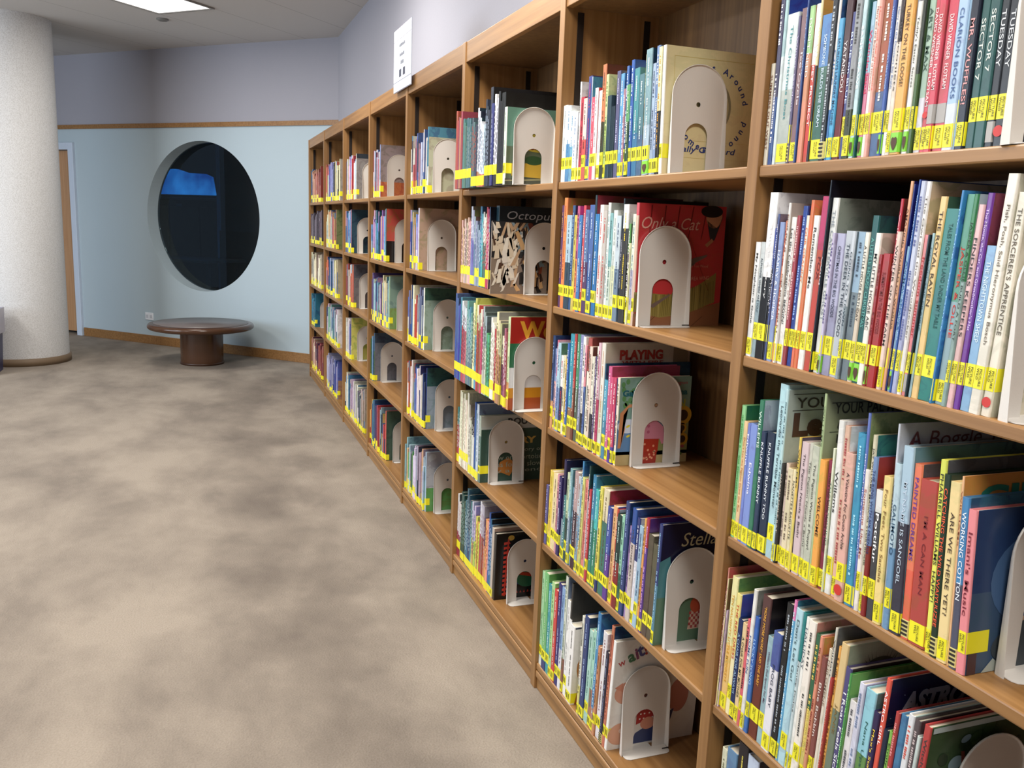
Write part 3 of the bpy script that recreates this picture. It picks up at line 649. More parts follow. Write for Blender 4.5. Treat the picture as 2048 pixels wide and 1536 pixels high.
0.0039 1.9206 0.0175 0.2431 0 1;d85890;a83458:a83458@.5;*;f8d8e8;L;
0.0027 1.9031 0.0149 0.2185 0 1;d84878:5038a0@.85;303890;*;f8d8e0;H;
0.0031 1.8882 0.0136 0.2199 0 1;d03868:4840a0@.8;303890;*;f8d8e0;L;
0.0068 1.8746 0.0123 0.2225 0 1;f0e8d0;7fa89a:7898b0@.5;*;805830;L;garden
#7 4
0.0036 2.2886 0.0173 0.1843 0.02 1;6060a0;-;*;c0c0e0;H;
0.0068 2.2713 0.0255 0.2344 0.02 1;f0d030;e8c828;*;c09020;L;
0.0065 2.2458 0.0333 0.2335 0.021 1;f0d8a0;a0a868;*;302820;H;
0.0048 2.2125 0.0164 0.2392 0.021 1;d890a0;c87888;*;602838;H;
0.0029 2.1961 0.0202 0.2379 0.021 1;302868;302060;*;e0d8f0;H;
0.0069 2.1759 0.0169 0.2929 0.021 1;202050:8098a8@.6;202050;-;;L;
0.0042 2.159 0.0167 0.1919 0.022 1;408888;-;*;e0f0f0;L;
0.0038 2.1423 0.0174 0.2642 0.022 1;c8d8b0:305048@.5;307050;*;304838;H;
0.0033 2.1249 0.0172 0.2813 0.022 1;78b0b8:8098b0@.5;509098;*;e0f0f0;L;
0.0069 2.1076 0.0132 0.2306 0.023 1;78a0b8;203048;*;304858;H;
0.0042 2.0944 0.0279 0.2824 0.023 1;b89898:402838@.4;c8b8a8;*;f0e0e0;H;
0.0031 2.0665 0.0165 0.275 0.023 1;c0d0d8:80a8c0@.4;-;*;a86040;L;
0.0041 2.05 0.0091 0.3225 0.024 1;3088c0:e0b058@.7;2878a8;*;e0f0f8;L;
0.0022 2.041 0.0152 0.2808 0.024 1;d8d870;e0e0a0;*;806030;L;
0.0049 2.0257 0.0186 0.2777 0.024 1;e88078;d08878;*;803028;L;
0.0039 2.0072 0.0087 0.3215 0.024 1;204848:a8a8b0@.3;204848;*;e0e0e8;L;
0.0031 1.9984 0.0139 0.2594 0.025 1;c83040;-;*;f8c8c8;H;
0.0058 1.9845 0.0407 0.3036 0.025 2;2888b0:208078@.4;2880a8;*;c8e8f0;L;
0.006 1.9438 0.0124 0.2468 0.025 1;a0b0c0:e0c060@.5;-;*;304858;L;
0.0016 1.9314 0.0164 0.2881 0.026 1;f0e040:203878@.8;e8d838;*;404020;H;
0.0044 1.915 0.0305 0.2878 0.026 1;e8d8b0:3a7868@.3;b02048;*;604838;H;
0.003 1.8845 0.0236 0.2501 0.026 1;3850a8:603898@.5;4858b8;*;d8e0f8;H;
0.0066 1.8609 0.0208 0.2599 0.026 1;f0b070;3848a0;*;703818;L;
0.0058 1.8401 0.0091 0.2562 0.027 1;d03830;8898b0;*;f8d0c0;H;
0.0029 1.8309 0.0248 0.2486 0.027 1;103c38:881820@.5;103c38;*;c8e0d8;H;
0.003 1.8062 0.0155 0.2537 0.027 1;90d0b0:307058@.6;98c8b0;*;205040;L;
0.0024 1.7907 0.0196 0.2942 0.028 1;304880;204870;*;90a8d8;H;
0.0069 1.7711 0.0143 0.238 0.028 1;a888c0;-;*;483068;H;
0.0031 1.7568 0.0218 0.2883 0.028 1;1c50a0:d0c0b8@.3;1c4c98;WILL MOSES MARY;504848;H;
0.0048 1.735 0.0152 0.2718 0.029 1;283878:e8e8f0@.4;a0a8c0;*;e8e8f0;L;
0.0041 1.7198 0.0184 0.2567 0.029 1;a0c8e0;-;*;304868;H;
0.005 1.7014 0.0101 0.2803 0.029 1;f0a040;-;*;884818;L;
0.0048 1.6913 0.0133 0.2856 0.029 1;b02040:5a3a98@.25;583080:a02848@.5;*;e0a8e0;L;
0.0056 1.678 0.0497 0.2519 0.03 2;5a5040:5a4a40@.5;5a5040:686458@.5;-;;M;
0.0021 1.6283 0.0144 0.2934 0.03 1;2a3a78:5088a0@.5;1a1c40:3a6868@.5;*;90b8d8;L;stella
#7 5
0.0057 2.2886 0.0246 0.3038 0 1;a8e0a8:e8f0e8@.9;80c8a8;*;508850;H;
0.0032 2.264 0.0308 0.3121 0.003 1;70c070:283878@.9;60a048;*;d0e8c0;H;
0.0044 2.2332 0.0237 0.2864 0.006 1;20a0a8;1890a0;*;d0f0f0;H;
0.0033 2.2095 0.0223 0.3033 0.009 1;b0e090;80c060;*;486828;L;
0.0031 2.1873 0.0229 0.2897 0.012 1;d83030;-;*;f0e8e0;L;
0.0044 2.1643 0.0246 0.3191 0.015 1;202878;182060;*;c8c8e8;H;
0.0041 2.1397 0.0222 0.3175 0.018 1;80a8d8:e8e8f0@.6;4878a8;*;204878;H;
0.0035 2.1176 0.0159 0.3606 0.021 1;d0d8c8:905848@.7;7890b0;*;507050;L;
0.0056 2.1017 0.0216 0.2955 0.024 1;f4f4f0;d8e0d0;*;a0a0a0;H;
0.0047 2.0801 0.0116 0.3548 0.027 1;303030:f0f0ee@.3;303030;-;;L;
0.0017 2.0685 0.03 0.2391 0.03 1;f4f2ee;f4f2ee:f4f2ee@.5;*;303030;L;lion
0.0029 1.9991 0.0136 0.2952 0.033 1;e8e8d8:e0d870@.7;-;*;404030;L;
0.004 1.9855 0.0268 0.304 0.036 1;1c3c78;183058;*;a8c0e8;L;
0.0065 1.9586 0.0237 0.2755 0.039 1;a8d8c8;90c0b0;*;407868;H;
0.0064 1.9349 0.0198 0.2857 0.042 1;a0d8c0:b07058@.6;a0b8a8;*;407868;L;
0.0045 1.9151 0.0195 0.3465 0.045 1;2888c0:b08070@.8;1f78b0;*;c8e8f8;L;
0.0016 1.8956 0.0142 0.2592 0.048 1;d08858;c07848;*;703818;H;
0.0058 1.8814 0.0247 0.3097 0.051 1;e8e4e8;d8d8dc;*;803838;H;
0.0039 1.8567 0.017 0.2648 0.054 1;202440;202440;*;8890b0;S;
0.0047 1.8397 0.0144 0.3466 0.057 1;d07050;105078:1858a0@.5;*;601818;H;
0.0054 1.8253 0.0142 0.3126 0.06 1;f4f4f0;ece8e0:ece8e0@.5;-;;H;wait
#6 1
-0.054 3.1457 0.0915 0.2754 0 6;b0503c;8a3828;-;;H;
-0.0548 3.0542 0.0389 0.2402 0 3;4a7878;4a7878;-;;H;
-0.0525 3.0153 0.0331 0.2388 0 2;487078;-;*;90a0a0;H;
-0.0554 2.9822 0.0373 0.2333 0 2;487078;385860;*;90a0a0;H;
-0.0553 2.9449 0.0551 0.232 0 4;506068;-;*;c05030;L;
-0.0528 2.8897 0.0383 0.2598 0 3;c8ccd0:a85838@.8;203038;*;506070;L;
-0.0564 2.8515 0.055 0.2119 0 4;d0d8e8:c87040@.8;c0c0c8;*;506080;L;
-0.0559 2.7965 0.0389 0.2756 0 3;303848;303848;*;a0b0c8;H;
-0.0529 2.7576 0.0226 0.309 0 1;383c48;1a1a1c;-;;H;
-0.0571 2.7349 0.0195 0.2558 0 1;384080;303878;*;a0a8c8;H;
-0.0529 2.7154 0.0383 0.2828 0 3;e8e8ec:303030@.8;e0e0e0;*;404040;H;
-0.0537 2.6771 0.066 0.2864 0 4;202224;18191a;-;;L;
-0.0551 2.6111 0.0218 0.2319 0 1;d8e0d0;60907c:5a6a50@.5;*;608878;H;built
#6 2
-0.0009 3.2186 0.027 0.2354 0 2;e0b0a8;-;*;805858;H;
0.0018 3.1916 0.0406 0.2408 0 3;e8c8b8;-;*;302828;H;
0.0025 3.151 0.055 0.2461 0 4;f0c0a8;-;*;302828;H;
-0.0017 3.096 0.05 0.2859 0 3;d8e0f0:8088c8@.4;a08860;*;6070a8;L;
0.0001 3.0461 0.0517 0.2344 0 3;a0a8c8;-;*;505890;H;
0.0005 2.9943 0.0362 0.2852 0 2;3888b0:2878a0@.5;306080;*;c0e0f0;L;
0.0002 2.9581 0.0385 0.266 0 3;e8e8e0:306850@.4;-;*;c05040;L;
-0.0007 2.9197 0.0376 0.2824 0 3;c83040;a02030;*;f0d0d0;H;
-0.0017 2.8821 0.0035 0.2821 0 1;70b0e0:f0c0b0@.3;101828;*;f0f0f8;H;
0.0207 2.8786 0.03 0.2877 0 1;284858;28343c:203038@.5;-;;-;octo2
-0.058 2.6919 0.0035 0.2352 0 1;c8b8a8:b8a898@.5;2a2a2c:8a7868@.5;-;;-;octopus
#6 3
-0.0421 3.1332 0.0824 0.3207 0 5;4060a0:3858a8@.5;384868;-;;H;
-0.0412 3.0508 0.0529 0.3001 0 4;e8ecf0:d03848@.3;b8bcc0;*;803048;H;
-0.038 2.9979 0.0764 0.3051 0 5;58a098:608888@.5;589088;*;d0e8e0;H;
-0.0381 2.9215 0.0247 0.305 0 2;f0e8b0;a8b048;*;806030;H;
-0.0389 2.8968 0.0324 0.3242 0 2;c8c860:60a8c8@.4;b0b040;*;304868;H;
-0.0424 2.8644 0.0552 0.3034 0 4;e8e8c8:c83830@.2;c83838;*;a87030;H;
-0.0385 2.8091 0.0383 0.3041 0 3;a8b8b8:d8d8d0@.4;505c5c;*;604838;L;
-0.0371 2.7708 0.0448 0.2171 0 3;50a868;-;*;104028;L;
-0.037 2.7259 0.0436 0.2758 0 3;f0f0e8;e0e0d8;*;a08070;H;
-0.0386 2.6823 0.0284 0.2422 0 2;c03040:a82030@.5;a82838;*;f0d0c0;L;
-0.0422 2.6539 0.0485 0.3018 0 3;f0e8b0:d09058@.4;8a8880;*;604020;H;
-0.0379 2.6054 0.027 0.2296 0 2;f0e8c0:804060@.4;e0d8b8;*;503038;L;
-0.0413 2.5784 0.0266 0.2574 0 2;b86080;-;*;f0d8e0;L;
-0.0389 2.5518 0.022 0.2975 0 1;d8e8b0:e09850@.7;b83028:c08830@.5;*;508030;H;work
#6 4
0.0027 3.2186 0.0353 0.2237 0 2;308080:b03040@.3;307870;*;d0e8e0;L;
0.0014 3.1833 0.0303 0.297 0 2;f4f0d0;e8e0a8;-;;H;
-0.0018 3.153 0.0277 0.2967 0 2;f4f0d0;e8e0a8;*;a0a080;H;
-0.0009 3.1252 0.0356 0.2959 0 2;f0ecd0;e8e0b0;*;a0a080;H;
0.0025 3.0896 0.037 0.306 0 2;f4f0d8;e0d8b0;-;;H;
-0.0017 3.0526 0.0303 0.2165 0 2;e8e4d8;-;*;504838;L;
0.0009 3.0223 0.0337 0.2264 0 2;2a2c30:e8e8e0@.3;-;*;e8e8e0;L;
-0.0002 2.9887 0.0311 0.2904 0 2;2058a8;2050a0;-;;L;
-0.0016 2.9575 0.023 0.2909 0 1;d0e0f0;7088a8:6a7478@.5;*;306080;L;
0.0009 2.9345 0.022 0.2519 0 1;a8b8a8:608078@.3;c0c8c4:35564c@.2;*;f0f0e0;H;hurry
#6 5
0.0127 3.2186 0.0478 0.2589 0.02 3;e8e8e8:a02848@.6;384848;*;c0a0a8;H;
0.0131 3.1708 0.0487 0.2812 0.021 3;385850:305040@.5;284038;*;a0c8b0;L;
0.0146 3.1222 0.0269 0.2613 0.022 2;487888;406878;*;c8e0e8;L;
0.0129 3.0952 0.0646 0.3187 0.023 4;386878:4080a0@.5;306878;*;c0d8e0;L;
0.0128 3.0306 0.0431 0.2859 0.024 3;c8c8e0:e0c860@.5;8898b8;*;505080;L;
0.0157 2.9875 0.0439 0.2409 0.025 3;f0e850;-;*;806018;L;
0.0166 2.9436 0.0465 0.3154 0.025 3;e0e0e8:c83848@.4;c8c8cc;*;a07080;L;
0.0173 2.8971 0.0327 0.2641 0.026 2;604060:d88050@.4;202830;*;e0c0c0;L;
0.0132 2.8643 0.0303 0.2729 0.027 2;f0a050;e09040;*;a04020;L;
0.0149 2.834 0.0402 0.3079 0.028 3;2858a8:3068b0@.5;141a28:18202c@.5;*;d0e0f8;L;
0.0142 2.7939 0.0206 0.2659 0.029 1;c8b8a8;a88878:202020@.1;-;;L;night
0.0158 2.7733 0.022 0.2529 0.03 1;282828;181818;-;;-;dino"""
m, n, l, b = newmat('laminated_cover')
at = n.new('ShaderNodeVertexColor'); at.layer_name = 'Col'
ar = n.new('ShaderNodeVertexColor'); ar.layer_name = 'Art'
tc = n.new('ShaderNodeTexCoord'); oi = n.new('ShaderNodeObjectInfo'); ad = n.new('ShaderNodeVectorMath'); ad.operation = 'ADD'
sc1 = n.new('ShaderNodeVectorMath'); sc1.operation = 'SCALE'; sc1.inputs['Scale'].default_value = 5.3
no = n.new('ShaderNodeTexNoise'); no.inputs['Scale'].default_value = 17; no.inputs['Detail'].default_value = 4; no.inputs['Distortion'].default_value = 1.4; no.inputs['Roughness'].default_value=.6
rp = n.new('ShaderNodeValToRGB'); rp.color_ramp.elements[0].position = .50; rp.color_ramp.elements[1].position = .58
mu = n.new('ShaderNodeMath'); mu.operation = 'MULTIPLY'
mx = n.new('ShaderNodeMix'); mx.data_type = 'RGBA'
l.new(oi.outputs['Location'], sc1.inputs[0]); l.new(tc.outputs['Object'], ad.inputs[0]); l.new(sc1.outputs[0], ad.inputs[1])
l.new(ad.outputs[0], no.inputs['Vector']); l.new(no.outputs['Fac'], rp.inputs[0]); l.new(rp.outputs[0], mu.inputs[0]); l.new(ar.outputs['Alpha'], mu.inputs[1])
l.new(mu.outputs[0], mx.inputs[0]); l.new(at.outputs['Color'], mx.inputs[6]); l.new(ar.outputs['Color'], mx.inputs[7]); l.new(mx.outputs[2], b.inputs['Base Color'])
b.inputs['Roughness'].default_value = .27; b.inputs['Specular IOR Level'].default_value = .45
COVER = m
PAPER = flat('d8d0bc', .8, name='page_paper')
LABEL = flat('eee62a', .35, name='yellow_label')

def hsvj(h, dh, s, v):
    r_, g_, b_ = [int(h[i:i+2], 16)/255 for i in (0, 2, 4)]
    a_, q_, c_ = colorsys.rgb_to_hsv(r_, g_, b_)
    o_ = colorsys.hsv_to_rgb((a_+dh) % 1, min(1, max(0, q_*s+.05)), min(1, max(.04, c_*v)))
    return '%02x%02x%02x' % tuple(int(255*z) for z in o_)
def bands(s):
    if '@' in s: a, f = s.split('@'); f = float(f)
    else: a, f = s, .5
    c = a.split(':')
    return c if len(c) > 1 else [c[0], c[0]], (f if len(c) > 1 else None)

def case_geo(V, Fs, t, h, w, sp, cv, off=(0, 0, 0), lean=0, art=.48):
    """hard case: U-shaped boards with a rounded spine; appends verts and (idx, col, art, alpha, mat) faces"""
    bt = min(.0022, t*.22); r = min(.0025, t*.3)
    (s1, s2), sf = bands(sp); 
    if cv == '-': cv = hsvj(s2, 0, .9, .8)
    (c1, c2), cf = bands(cv)
    outer = [(w, 0), (r, 0)]
    for k in range(1, 5):
        a = PI/2*k/4; outer.append((r-r*math.sin(a)-0*k, r-r*math.cos(a)))
    nn = len(outer)
    outer += [(x, t-y) for x, y in outer[::-1]]
    inner = [(w, bt), (bt+r, bt)] + [(bt, bt+.0002*k) for k in range(1, 5)]
    inner += [(x, t-y) for x, y in inner[::-1]]
    zs = sorted(set([0, h] + ([h*(1-sf)] if sf else []) + ([h*(1-cf)] if cf else [])))
    ca, sa = math.cos(lean), math.sin(lean)
    def P(x, y, z):
        return (off[0]+x, off[1]+y*ca-z*sa, off[2]+z*ca+y*sa)
    lev = []
    for z in zs:
        base = len(V)
        for x, y in outer: V.append(P(x, y, z))
        for x, y in inner: V.append(P(x, y, z))
        lev.append(base)
    K = len(outer)
    a1 = (hsvj(s1, .08, .9, .72), hsvj(s2, .08, .9, .72)); a2 = (hsvj(c1, .09, 1, .75), hsvj(c2, -.09, 1, .8))
    for li in range(len(zs)-1):
        zm = (zs[li]+zs[li+1])/2/h
        top_s = sf is None or zm > 1-sf; top_c = cf is None or zm > 1-cf
        for k in range(K-1):
            if k == 0: col = c1 if top_c else c2; aa = a2[0] if top_c else a2[1]; al = art
            else: col = s1 if top_s else s2; aa = a1[0] if top_s else a1[1]; al = art*.55
            b0, b1 = lev[li], lev[li+1]
            Fs.append(((b0+k+1, b0+k, b1+k, b1+k+1), col, aa, al, 0))
            Fs.append(((b0+K+k, b0+K+k+1, b1+K+k+1, b1+K+k), s1, s1, 0, 0))
    for base, fl in ((lev[0], 0), (lev[-1], 1)):
        for k in range(K-1):
            q = (base+k, base+k+1, base+K+k+1, base+K+k)
            Fs.append((q if fl == 0 else q[::-1], s1 if k else c1, s1, 0, 0))
    for k in (0, K-1):
        for li in range(len(zs)-1):
            b0, b1 = lev[li], lev[li+1]
            Fs.append(((b0+k, b0+K+k, b1+K+k, b1+k), s1, s1, 0, 0))
    return bt
def pages_geo(V, Fs, t, h, w, bt, off=(0, 0, 0), lean=0):
    ca, sa = math.cos(lean), math.sin(lean)
    b0 = len(V)
    for z in (.003, h-.003):
        for x, y in ((bt+.001, bt), (w-.004, bt), (w-.004, t-bt), (bt+.001, t-bt)):
            V.append((off[0]+x, off[1]+y*ca-z*sa, off[2]+z*ca+y*sa))
    for f in ((0,3,2,1),(4,5,6,7),(0,1,5,4),(1,2,6,5),(2,3,7,6),(3,0,4,7)):
        Fs.append((tuple(b0+i for i in f), 'd8d0bc', 'd8d0bc', 0, 1))
def wrap_geo(V, Fs, t, z0, z1, ext, e, off=(0, 0, 0), lean=0, col='eee62a', mi=2):
    ca, sa = math.cos(lean), math.sin(lean)
    prof = [(ext, -e), (.002, -e), (-e, .0018), (-e, t-.0018), (.002, t+e), (ext, t+e)]
    b0 = len(V)
    for z in (z0, z1):
        for x, y in prof: V.append((off[0]+x, off[1]+y*ca-z*sa, off[2]+z*ca+y*sa))
    for k in range(5): Fs.append(((b0+k+1, b0+k, b0+6+k, b0+7+k), col, col, 0, mi))
def mute(h):
    r_, g_, b_ = lin(h); y_ = .3*r_+.5*g_+.2*b_
    return tuple((.86*v+.14*y_)*.93 for v in (r_, g_, b_))
def mesh_from(name, V, Fs, mats):
    me = bpy.data.meshes.new(name); me.from_pydata(V, [], [f[0] for f in Fs]); 
    for m_ in mats: me.materials.append(m_)
    ca = me.color_attributes.new('Col', 'FLOAT_COLOR', 'CORNER'); cb = me.color_attributes.new('Art', 'FLOAT_COLOR', 'CORNER')
    A, B = [], []
    for f in Fs:
        c = mute(f[1]); d = mute(f[2])
        for _ in f[0]: A += [*c, 1]; B += [*d, f[3]]
    ca.data.foreach_set('color', A); cb.data.foreach_set('color', B)
    me.polygons.foreach_set('material_index', [min(f[4], len(mats)-1) for f in Fs])
    me.update(); return me

# lettering: font curves turned into meshes in one go at the end
JOBS = []
def text(parent, name, s, M, size_w, size_h, col, bold=.0, italic=0, align='fit', rough=.5):
    """M places text-local XY into the book's frame; the block is scaled to size_w x size_h"""
    JOBS.append((parent, name, s, M, size_w, size_h, col, bold, italic, align))
def run_jobs():
    cache = {}
    obs = {}
    for j in JOBS:
        key = (j[2], j[7], j[8])
        if key in obs: continue
        cu = bpy.data.curves.new('lettering', 'FONT'); cu.body = j[2]; cu.offset = j[7]; cu.shear = j[8]; cu.resolution_u = 3
        ob = bpy.data.objects.new('lettering', cu); C.objects.link(ob); obs[key] = ob
    bpy.context.view_layer.update()
    dg = bpy.context.evaluated_depsgraph_get()
    for key, ob in obs.items():
        me = bpy.data.meshes.new_from_object(ob.evaluated_get(dg))
        vs = [v.co.copy() for v in me.vertices]; fs = [tuple(p_.vertices) for p_ in me.polygons]
        cache[key] = (vs, fs); bpy.data.meshes.remove(me)
    for ob in obs.values():
        cu = ob.data; bpy.data.objects.remove(ob); bpy.data.curves.remove(cu)
    for parent, name, s, M, sw, sh, col, bold, ital, al in JOBS:
        vs, fs = cache[(s, bold, ital)]
        if not vs: continue
        x0 = min(v.x for v in vs); x1 = max(v.x for v in vs); y0 = min(v.y for v in vs); y1 = max(v.y for v in vs)
        kx = sw/(x1-x0); ky = sh/(y1-y0)
        if al == 'keep': kx = ky = min(kx, ky)
        if al == 'raw': kx = ky = sh
        cx_, cy_ = (x0+x1)/2, ((y0+y1)/2 if al != 'raw' else .35)
        P_ = [M @ Vector(((v.x-cx_)*kx, (v.y-cy_)*ky, 0)) for v in vs]
        me = bpy.data.meshes.new(name); me.from_pydata(P_, [], fs); me.materials.append(flat(col, .5)); me.update()
        o = bpy.data.objects.new(name, me); C.objects.link(o); o.parent = parent
def M_spine(y, z, x=-.0006):           # reads downwards on the spine
    return Matrix(((0, 0, -1, x), (0, -1, 0, y), (-1, 0, 0, z), (0, 0, 0, 1)))
def M_cover(x, z, rot=0, y=-.0008):
    c_, s_ = math.cos(rot), math.sin(rot)
    return Matrix(((c_, -s_, 0, x), (0, 0, -1, y), (s_, c_, 0, z), (0, 0, 0, 1)))

def csize(h): return 'tall' if h > .285 else ('short' if h < .225 else 'medium')
def cname(hx):
    r_, g_, b_ = [int(hx[i:i+2], 16)/255 for i in (0, 2, 4)]
    h, s, v = colorsys.rgb_to_hsv(r_, g_, b_)
    if v < .2: return 'black'
    if s < .12: return 'white' if v > .85 else ('pale grey' if v > .7 else ('grey' if v > .4 else 'charcoal'))
    pre = 'dark ' if v < .5 else ('pale ' if s < .38 and v > .7 else '')
    h *= 360
    if h < 14 or h > 345: nm = 'red' if s > .45 else 'pink'
    elif h < 40: nm = 'orange' if s > .5 and v > .7 else ('brown' if v < .7 else 'peach')
    elif h < 68: nm = 'yellow' if s > .4 else 'cream'
    elif h < 165: nm = 'green'
    elif h < 200: nm = 'teal'
    elif h < 250: nm = 'blue'
    elif h < 300: nm = 'purple'
    else: nm = 'pink'
    if nm in ('cream', 'peach'): pre = ''
    if nm == 'blue' and v < .5: return 'navy'
    return pre+nm
SH = {1: 'top shelf', 2: 'second shelf', 3: 'third shelf', 4: 'fourth shelf', 5: 'bottom shelf'}

# ---- cover pictures (flat printing on the board that faces the reader)
def poly(parent, pts, col, lay=1, name='cover_picture'):
    bm = bmesh.new(); y = -.0003-.00012*lay
    f = bm.faces.new([bm.verts.new((x, y, z)) for x, z in pts]); bmesh.ops.triangulate(bm, faces=[f])
    return obj(name, bm, flat(col, .35), parent)
def ell(parent, cx_, cz_, rx, rz, col, lay=1, n_=28, rot=0, a0=0, a1=2*PI):
    pts = []
    for i in range(n_):
        a = a0+(a1-a0)*i/n_ ; x, z = rx*math.cos(a), rz*math.sin(a)
        pts.append((cx_+x*math.cos(rot)-z*math.sin(rot), cz_+x*math.sin(rot)+z*math.cos(rot)))
    return poly(parent, pts, col, lay)
def ct_(parent, s, x, z, w_, h_, col, bold=.015, rot=0, it=0, al='fit', lay=6):
    text(parent, 'cover_title', s, M_cover(x, z, rot, -.0003-.00012*lay), w_, h_, col, bold, it, al)
def arc_text(parent, s, cx_, cz_, r, a0, a1, hh, col, inward=False, bold=.02):
    n_ = len(s)
    for i, ch in enumerate(s):
        if ch == ' ': continue
        a = a0+(a1-a0)*(i+.5)/n_
        rot = a-PI/2 if not inward else a+PI/2
        text(parent, 'cover_title', ch, M_cover(cx_+r*math.cos(a), cz_+r*math.sin(a), rot), hh, hh*1.3, col, bold, 0, 'raw')
def art(tagn, o, w, h):
    R_ = random.Random(hash(tagn) % 1 if False else sum(map(ord, tagn)))
    if tagn == 'goes':
        nv = '2a3a78'; g = 'c8b670'
        for x0_, x1_, z0_, z1_ in ((.022, .023, .01, h-.02), (w-.018, w-.017, .01, h-.02), (.022, w-.017, h-.021, h-.02), (.022, w-.017, .038, .0385), (.022, w-.017, .075, .0755)):
            poly(o, [(x0_, z0_), (x1_, z0_), (x1_, z1_), (x0_, z1_)], g, 1)
        ell(o, w*.5, h*.56, .042, .055, '8a8468', 1); ell(o, w*.5, h*.55, .036, .048, 'b8ae84', 2); ell(o, w*.53, h*.5, .02, .03, '4a4638', 3)
        cxx, czz = w*.47, h*.54
        arc_text(o, 'What Goes Around', cxx, czz, .088, PI*1.02, PI*.04, .0155, nv)
        arc_text(o, 'Comes Around', cxx, czz, .088, PI*1.16, PI*1.93, .0155, nv, inward=True)
        ct_(o, 'Sally Goddard', w*.44, .055, .15, .017, nv, it=.2)
    elif tagn == 'broom':
        for k in range(6):
            x = .03+k*.035; poly(o, [(x, h*.72), (x+.0015, h*.72), (x+.006+.002*k, h-.004), (x+.003+.002*k, h-.004)], '6e1418', 1)
        poly(o, [(0, .0), (w, 0), (w, h*.2), (w*.6, h*.12), (0, h*.10)], '8a5a3c', 1)
        pts = [(0.0, h*.12), (w*.3, h*.07), (w*.6, h*.10), (w*.93, h*.2), (w*.93, h*.45), (w*.7, h*.33), (w*.4, h*.26), (0, h*.28)]
        poly(o, pts, '86783e', 2)
        for k in range(46):
            x = w*.93*k/46; zt = h*(.26+.19*max(0, k/46-.35)); zb = h*(.075+.12*max(0, k/46-.3)); d = R_.uniform(-.006, .006)
            poly(o, [(x, zb), (x+.001, zb), (x+d+.002, zt), (x+d, zt)], R_.choice(['5e5428', 'a8985a', '6e6230']), 3)
        for x in (.03, .1, .16): poly(o, [(x, 0), (x+.002, 0), (x+.03, h*.08), (x+.028, h*.08)], '5a3420', 3)
        poly(o, [(w*.5, h*.47), (w*.68, h*.53), (w*.8, h*.58), (w*.81, h*.6), (w*.66, h*.57), (w*.55, h*.53), (w*.52, h*.4), (w*.47, h*.3), (w*.44, h*.3)], '70605c', 4)
        poly(o, [(w*.22, h*.15), (w*.4, h*.25), (w*.41, h*.27), (w*.2, h*.18), (w*.21, h*.34), (w*.19, h*.34), (w*.17, h*.17)], '6a5a54', 5)
        ell(o, w*.86, h*.91, .022, .026, 'c08a68', 4); ell(o, w*.83, h*.955, .03, .014, '1c1214', 5); poly(o, [(w*.78, h*.88), (w*.83, h*.72), (w*.88, h*.72), (w*.97, h*.93), (w*.9, h*.82)], '2c2c34', 4)
        poly(o, [(w*.77, h*.68), (w*.85, h*.735), (w*.87, h*.71), (w*.8, h*.66)], 'b07858', 5)
        poly(o, [(w*.55, h*.8), (w*.552, h*.8), (w*.85, h*.3), (w*.845, h*.3)], '5c1014', 3)
        ct_(o, 'Only a Cat', w*.37, h*.83, w*.66, .036, 'd8a090', 0, it=.35)
        ct_(o, 'By Tess Wood', w*.72, h*.50, .05, .008, 'd09080', 0); ct_(o, 'ANDREA WING', w*.70, h*.40, .07, .009, 'd09080', 0, rot=.05)
    elif tagn == 'garden':
        poly(o, [(0, h*.12), (w*.36, h*.12), (w*.36, h*.52), (0, h*.52)], '5c86b4', 1)
        poly(o, [(0, 0), (w, 0), (w, h*.14), (0, h*.16)], 'b8a878', 1)
        poly(o, [(w*.5, h*.1), (w, h*.1), (w, h*.5), (w*.6, h*.42)], '8c9460', 1)
        for k in range(26): ell(o, R_.uniform(.008, w*.36), R_.uniform(h*.66, h*.97), .0055, .007, '5a8a58', 2)
        poly(o, [(.012, h*.2), (.022, h*.42), (.016, h*.58), (.028, h*.66), (.06, h*.68), (.07, h*.7), (.03, h*.70), (.006, h*.6), (.004, h*.2)], 'c88a60', 3)
        ell(o, .03, h*.45, .03, .018, 'd0d8e8', 2)
        for x, z in ((.03, .1), (.032, .075), (.05, .06)): ell(o, x, z, .006, .003, 'd8c838', 4, rot=.4)
        # grandmother figure
        poly(o, [(.072, .03), (.118, .03), (.120, .066), (.075, .068)], 'b03828', 3)
        for k in range(12): ell(o, R_.uniform(.078, .115), R_.uniform(.006, .062), .003, .003, 'e8a080', 5)
        poly(o, [(.074, .0), (.114, .0), (.116, .032), (.072, .032)], 'a83428', 4)
        poly(o, [(.07, .066), (.122, .064), (.128, .05), (.138, .052), (.130, .095), (.11, .112), (.082, .112), (.068, .096)], 'd088a0', 4)
        ell(o, .097, .135, .024, .021, 'd8a070', 5, rot=.3); ell(o, .096, .137, .022, .018, 'e0b088', 6, rot=.3)
        for x in (.087, .107): ell(o, x, .137, .0075, .0065, '7a4a30', 7); ell(o, x, .137, .0062, .0052, 'e8d0b0', 8); ell(o, x+.001, .137, .0018, .0022, '181010', 9)
        poly(o, [(.098, .124), (.106, .126), (.105, .128), (.098, .126)], 'a83830', 7)
        for z in (.098, .083): ell(o, .088, z, .004, .004, 'b86080', 6)
        poly(o, [(.055, .0), (.072, .0), (.072, .035), (.055, .035)], '6080a8', 4)
        # sunflowers
        for x, z, q in ((w*.93, h*.55, .019), (w*.86, h*.38, .013), (w*.94, h*.27, .013), (w*.93, h*.4, .01)):
            ell(o, x-.004, z, q*1.3, q*1.3, 'c8a030', 3); ell(o, x-.004, z, q*.75, q*.75, '3a2418', 4)
        ell(o, w*.74, h*.36, .016, .03, 'b06830', 3); ell(o, w*.75, h*.3, .014, .012, 'c08048', 4)
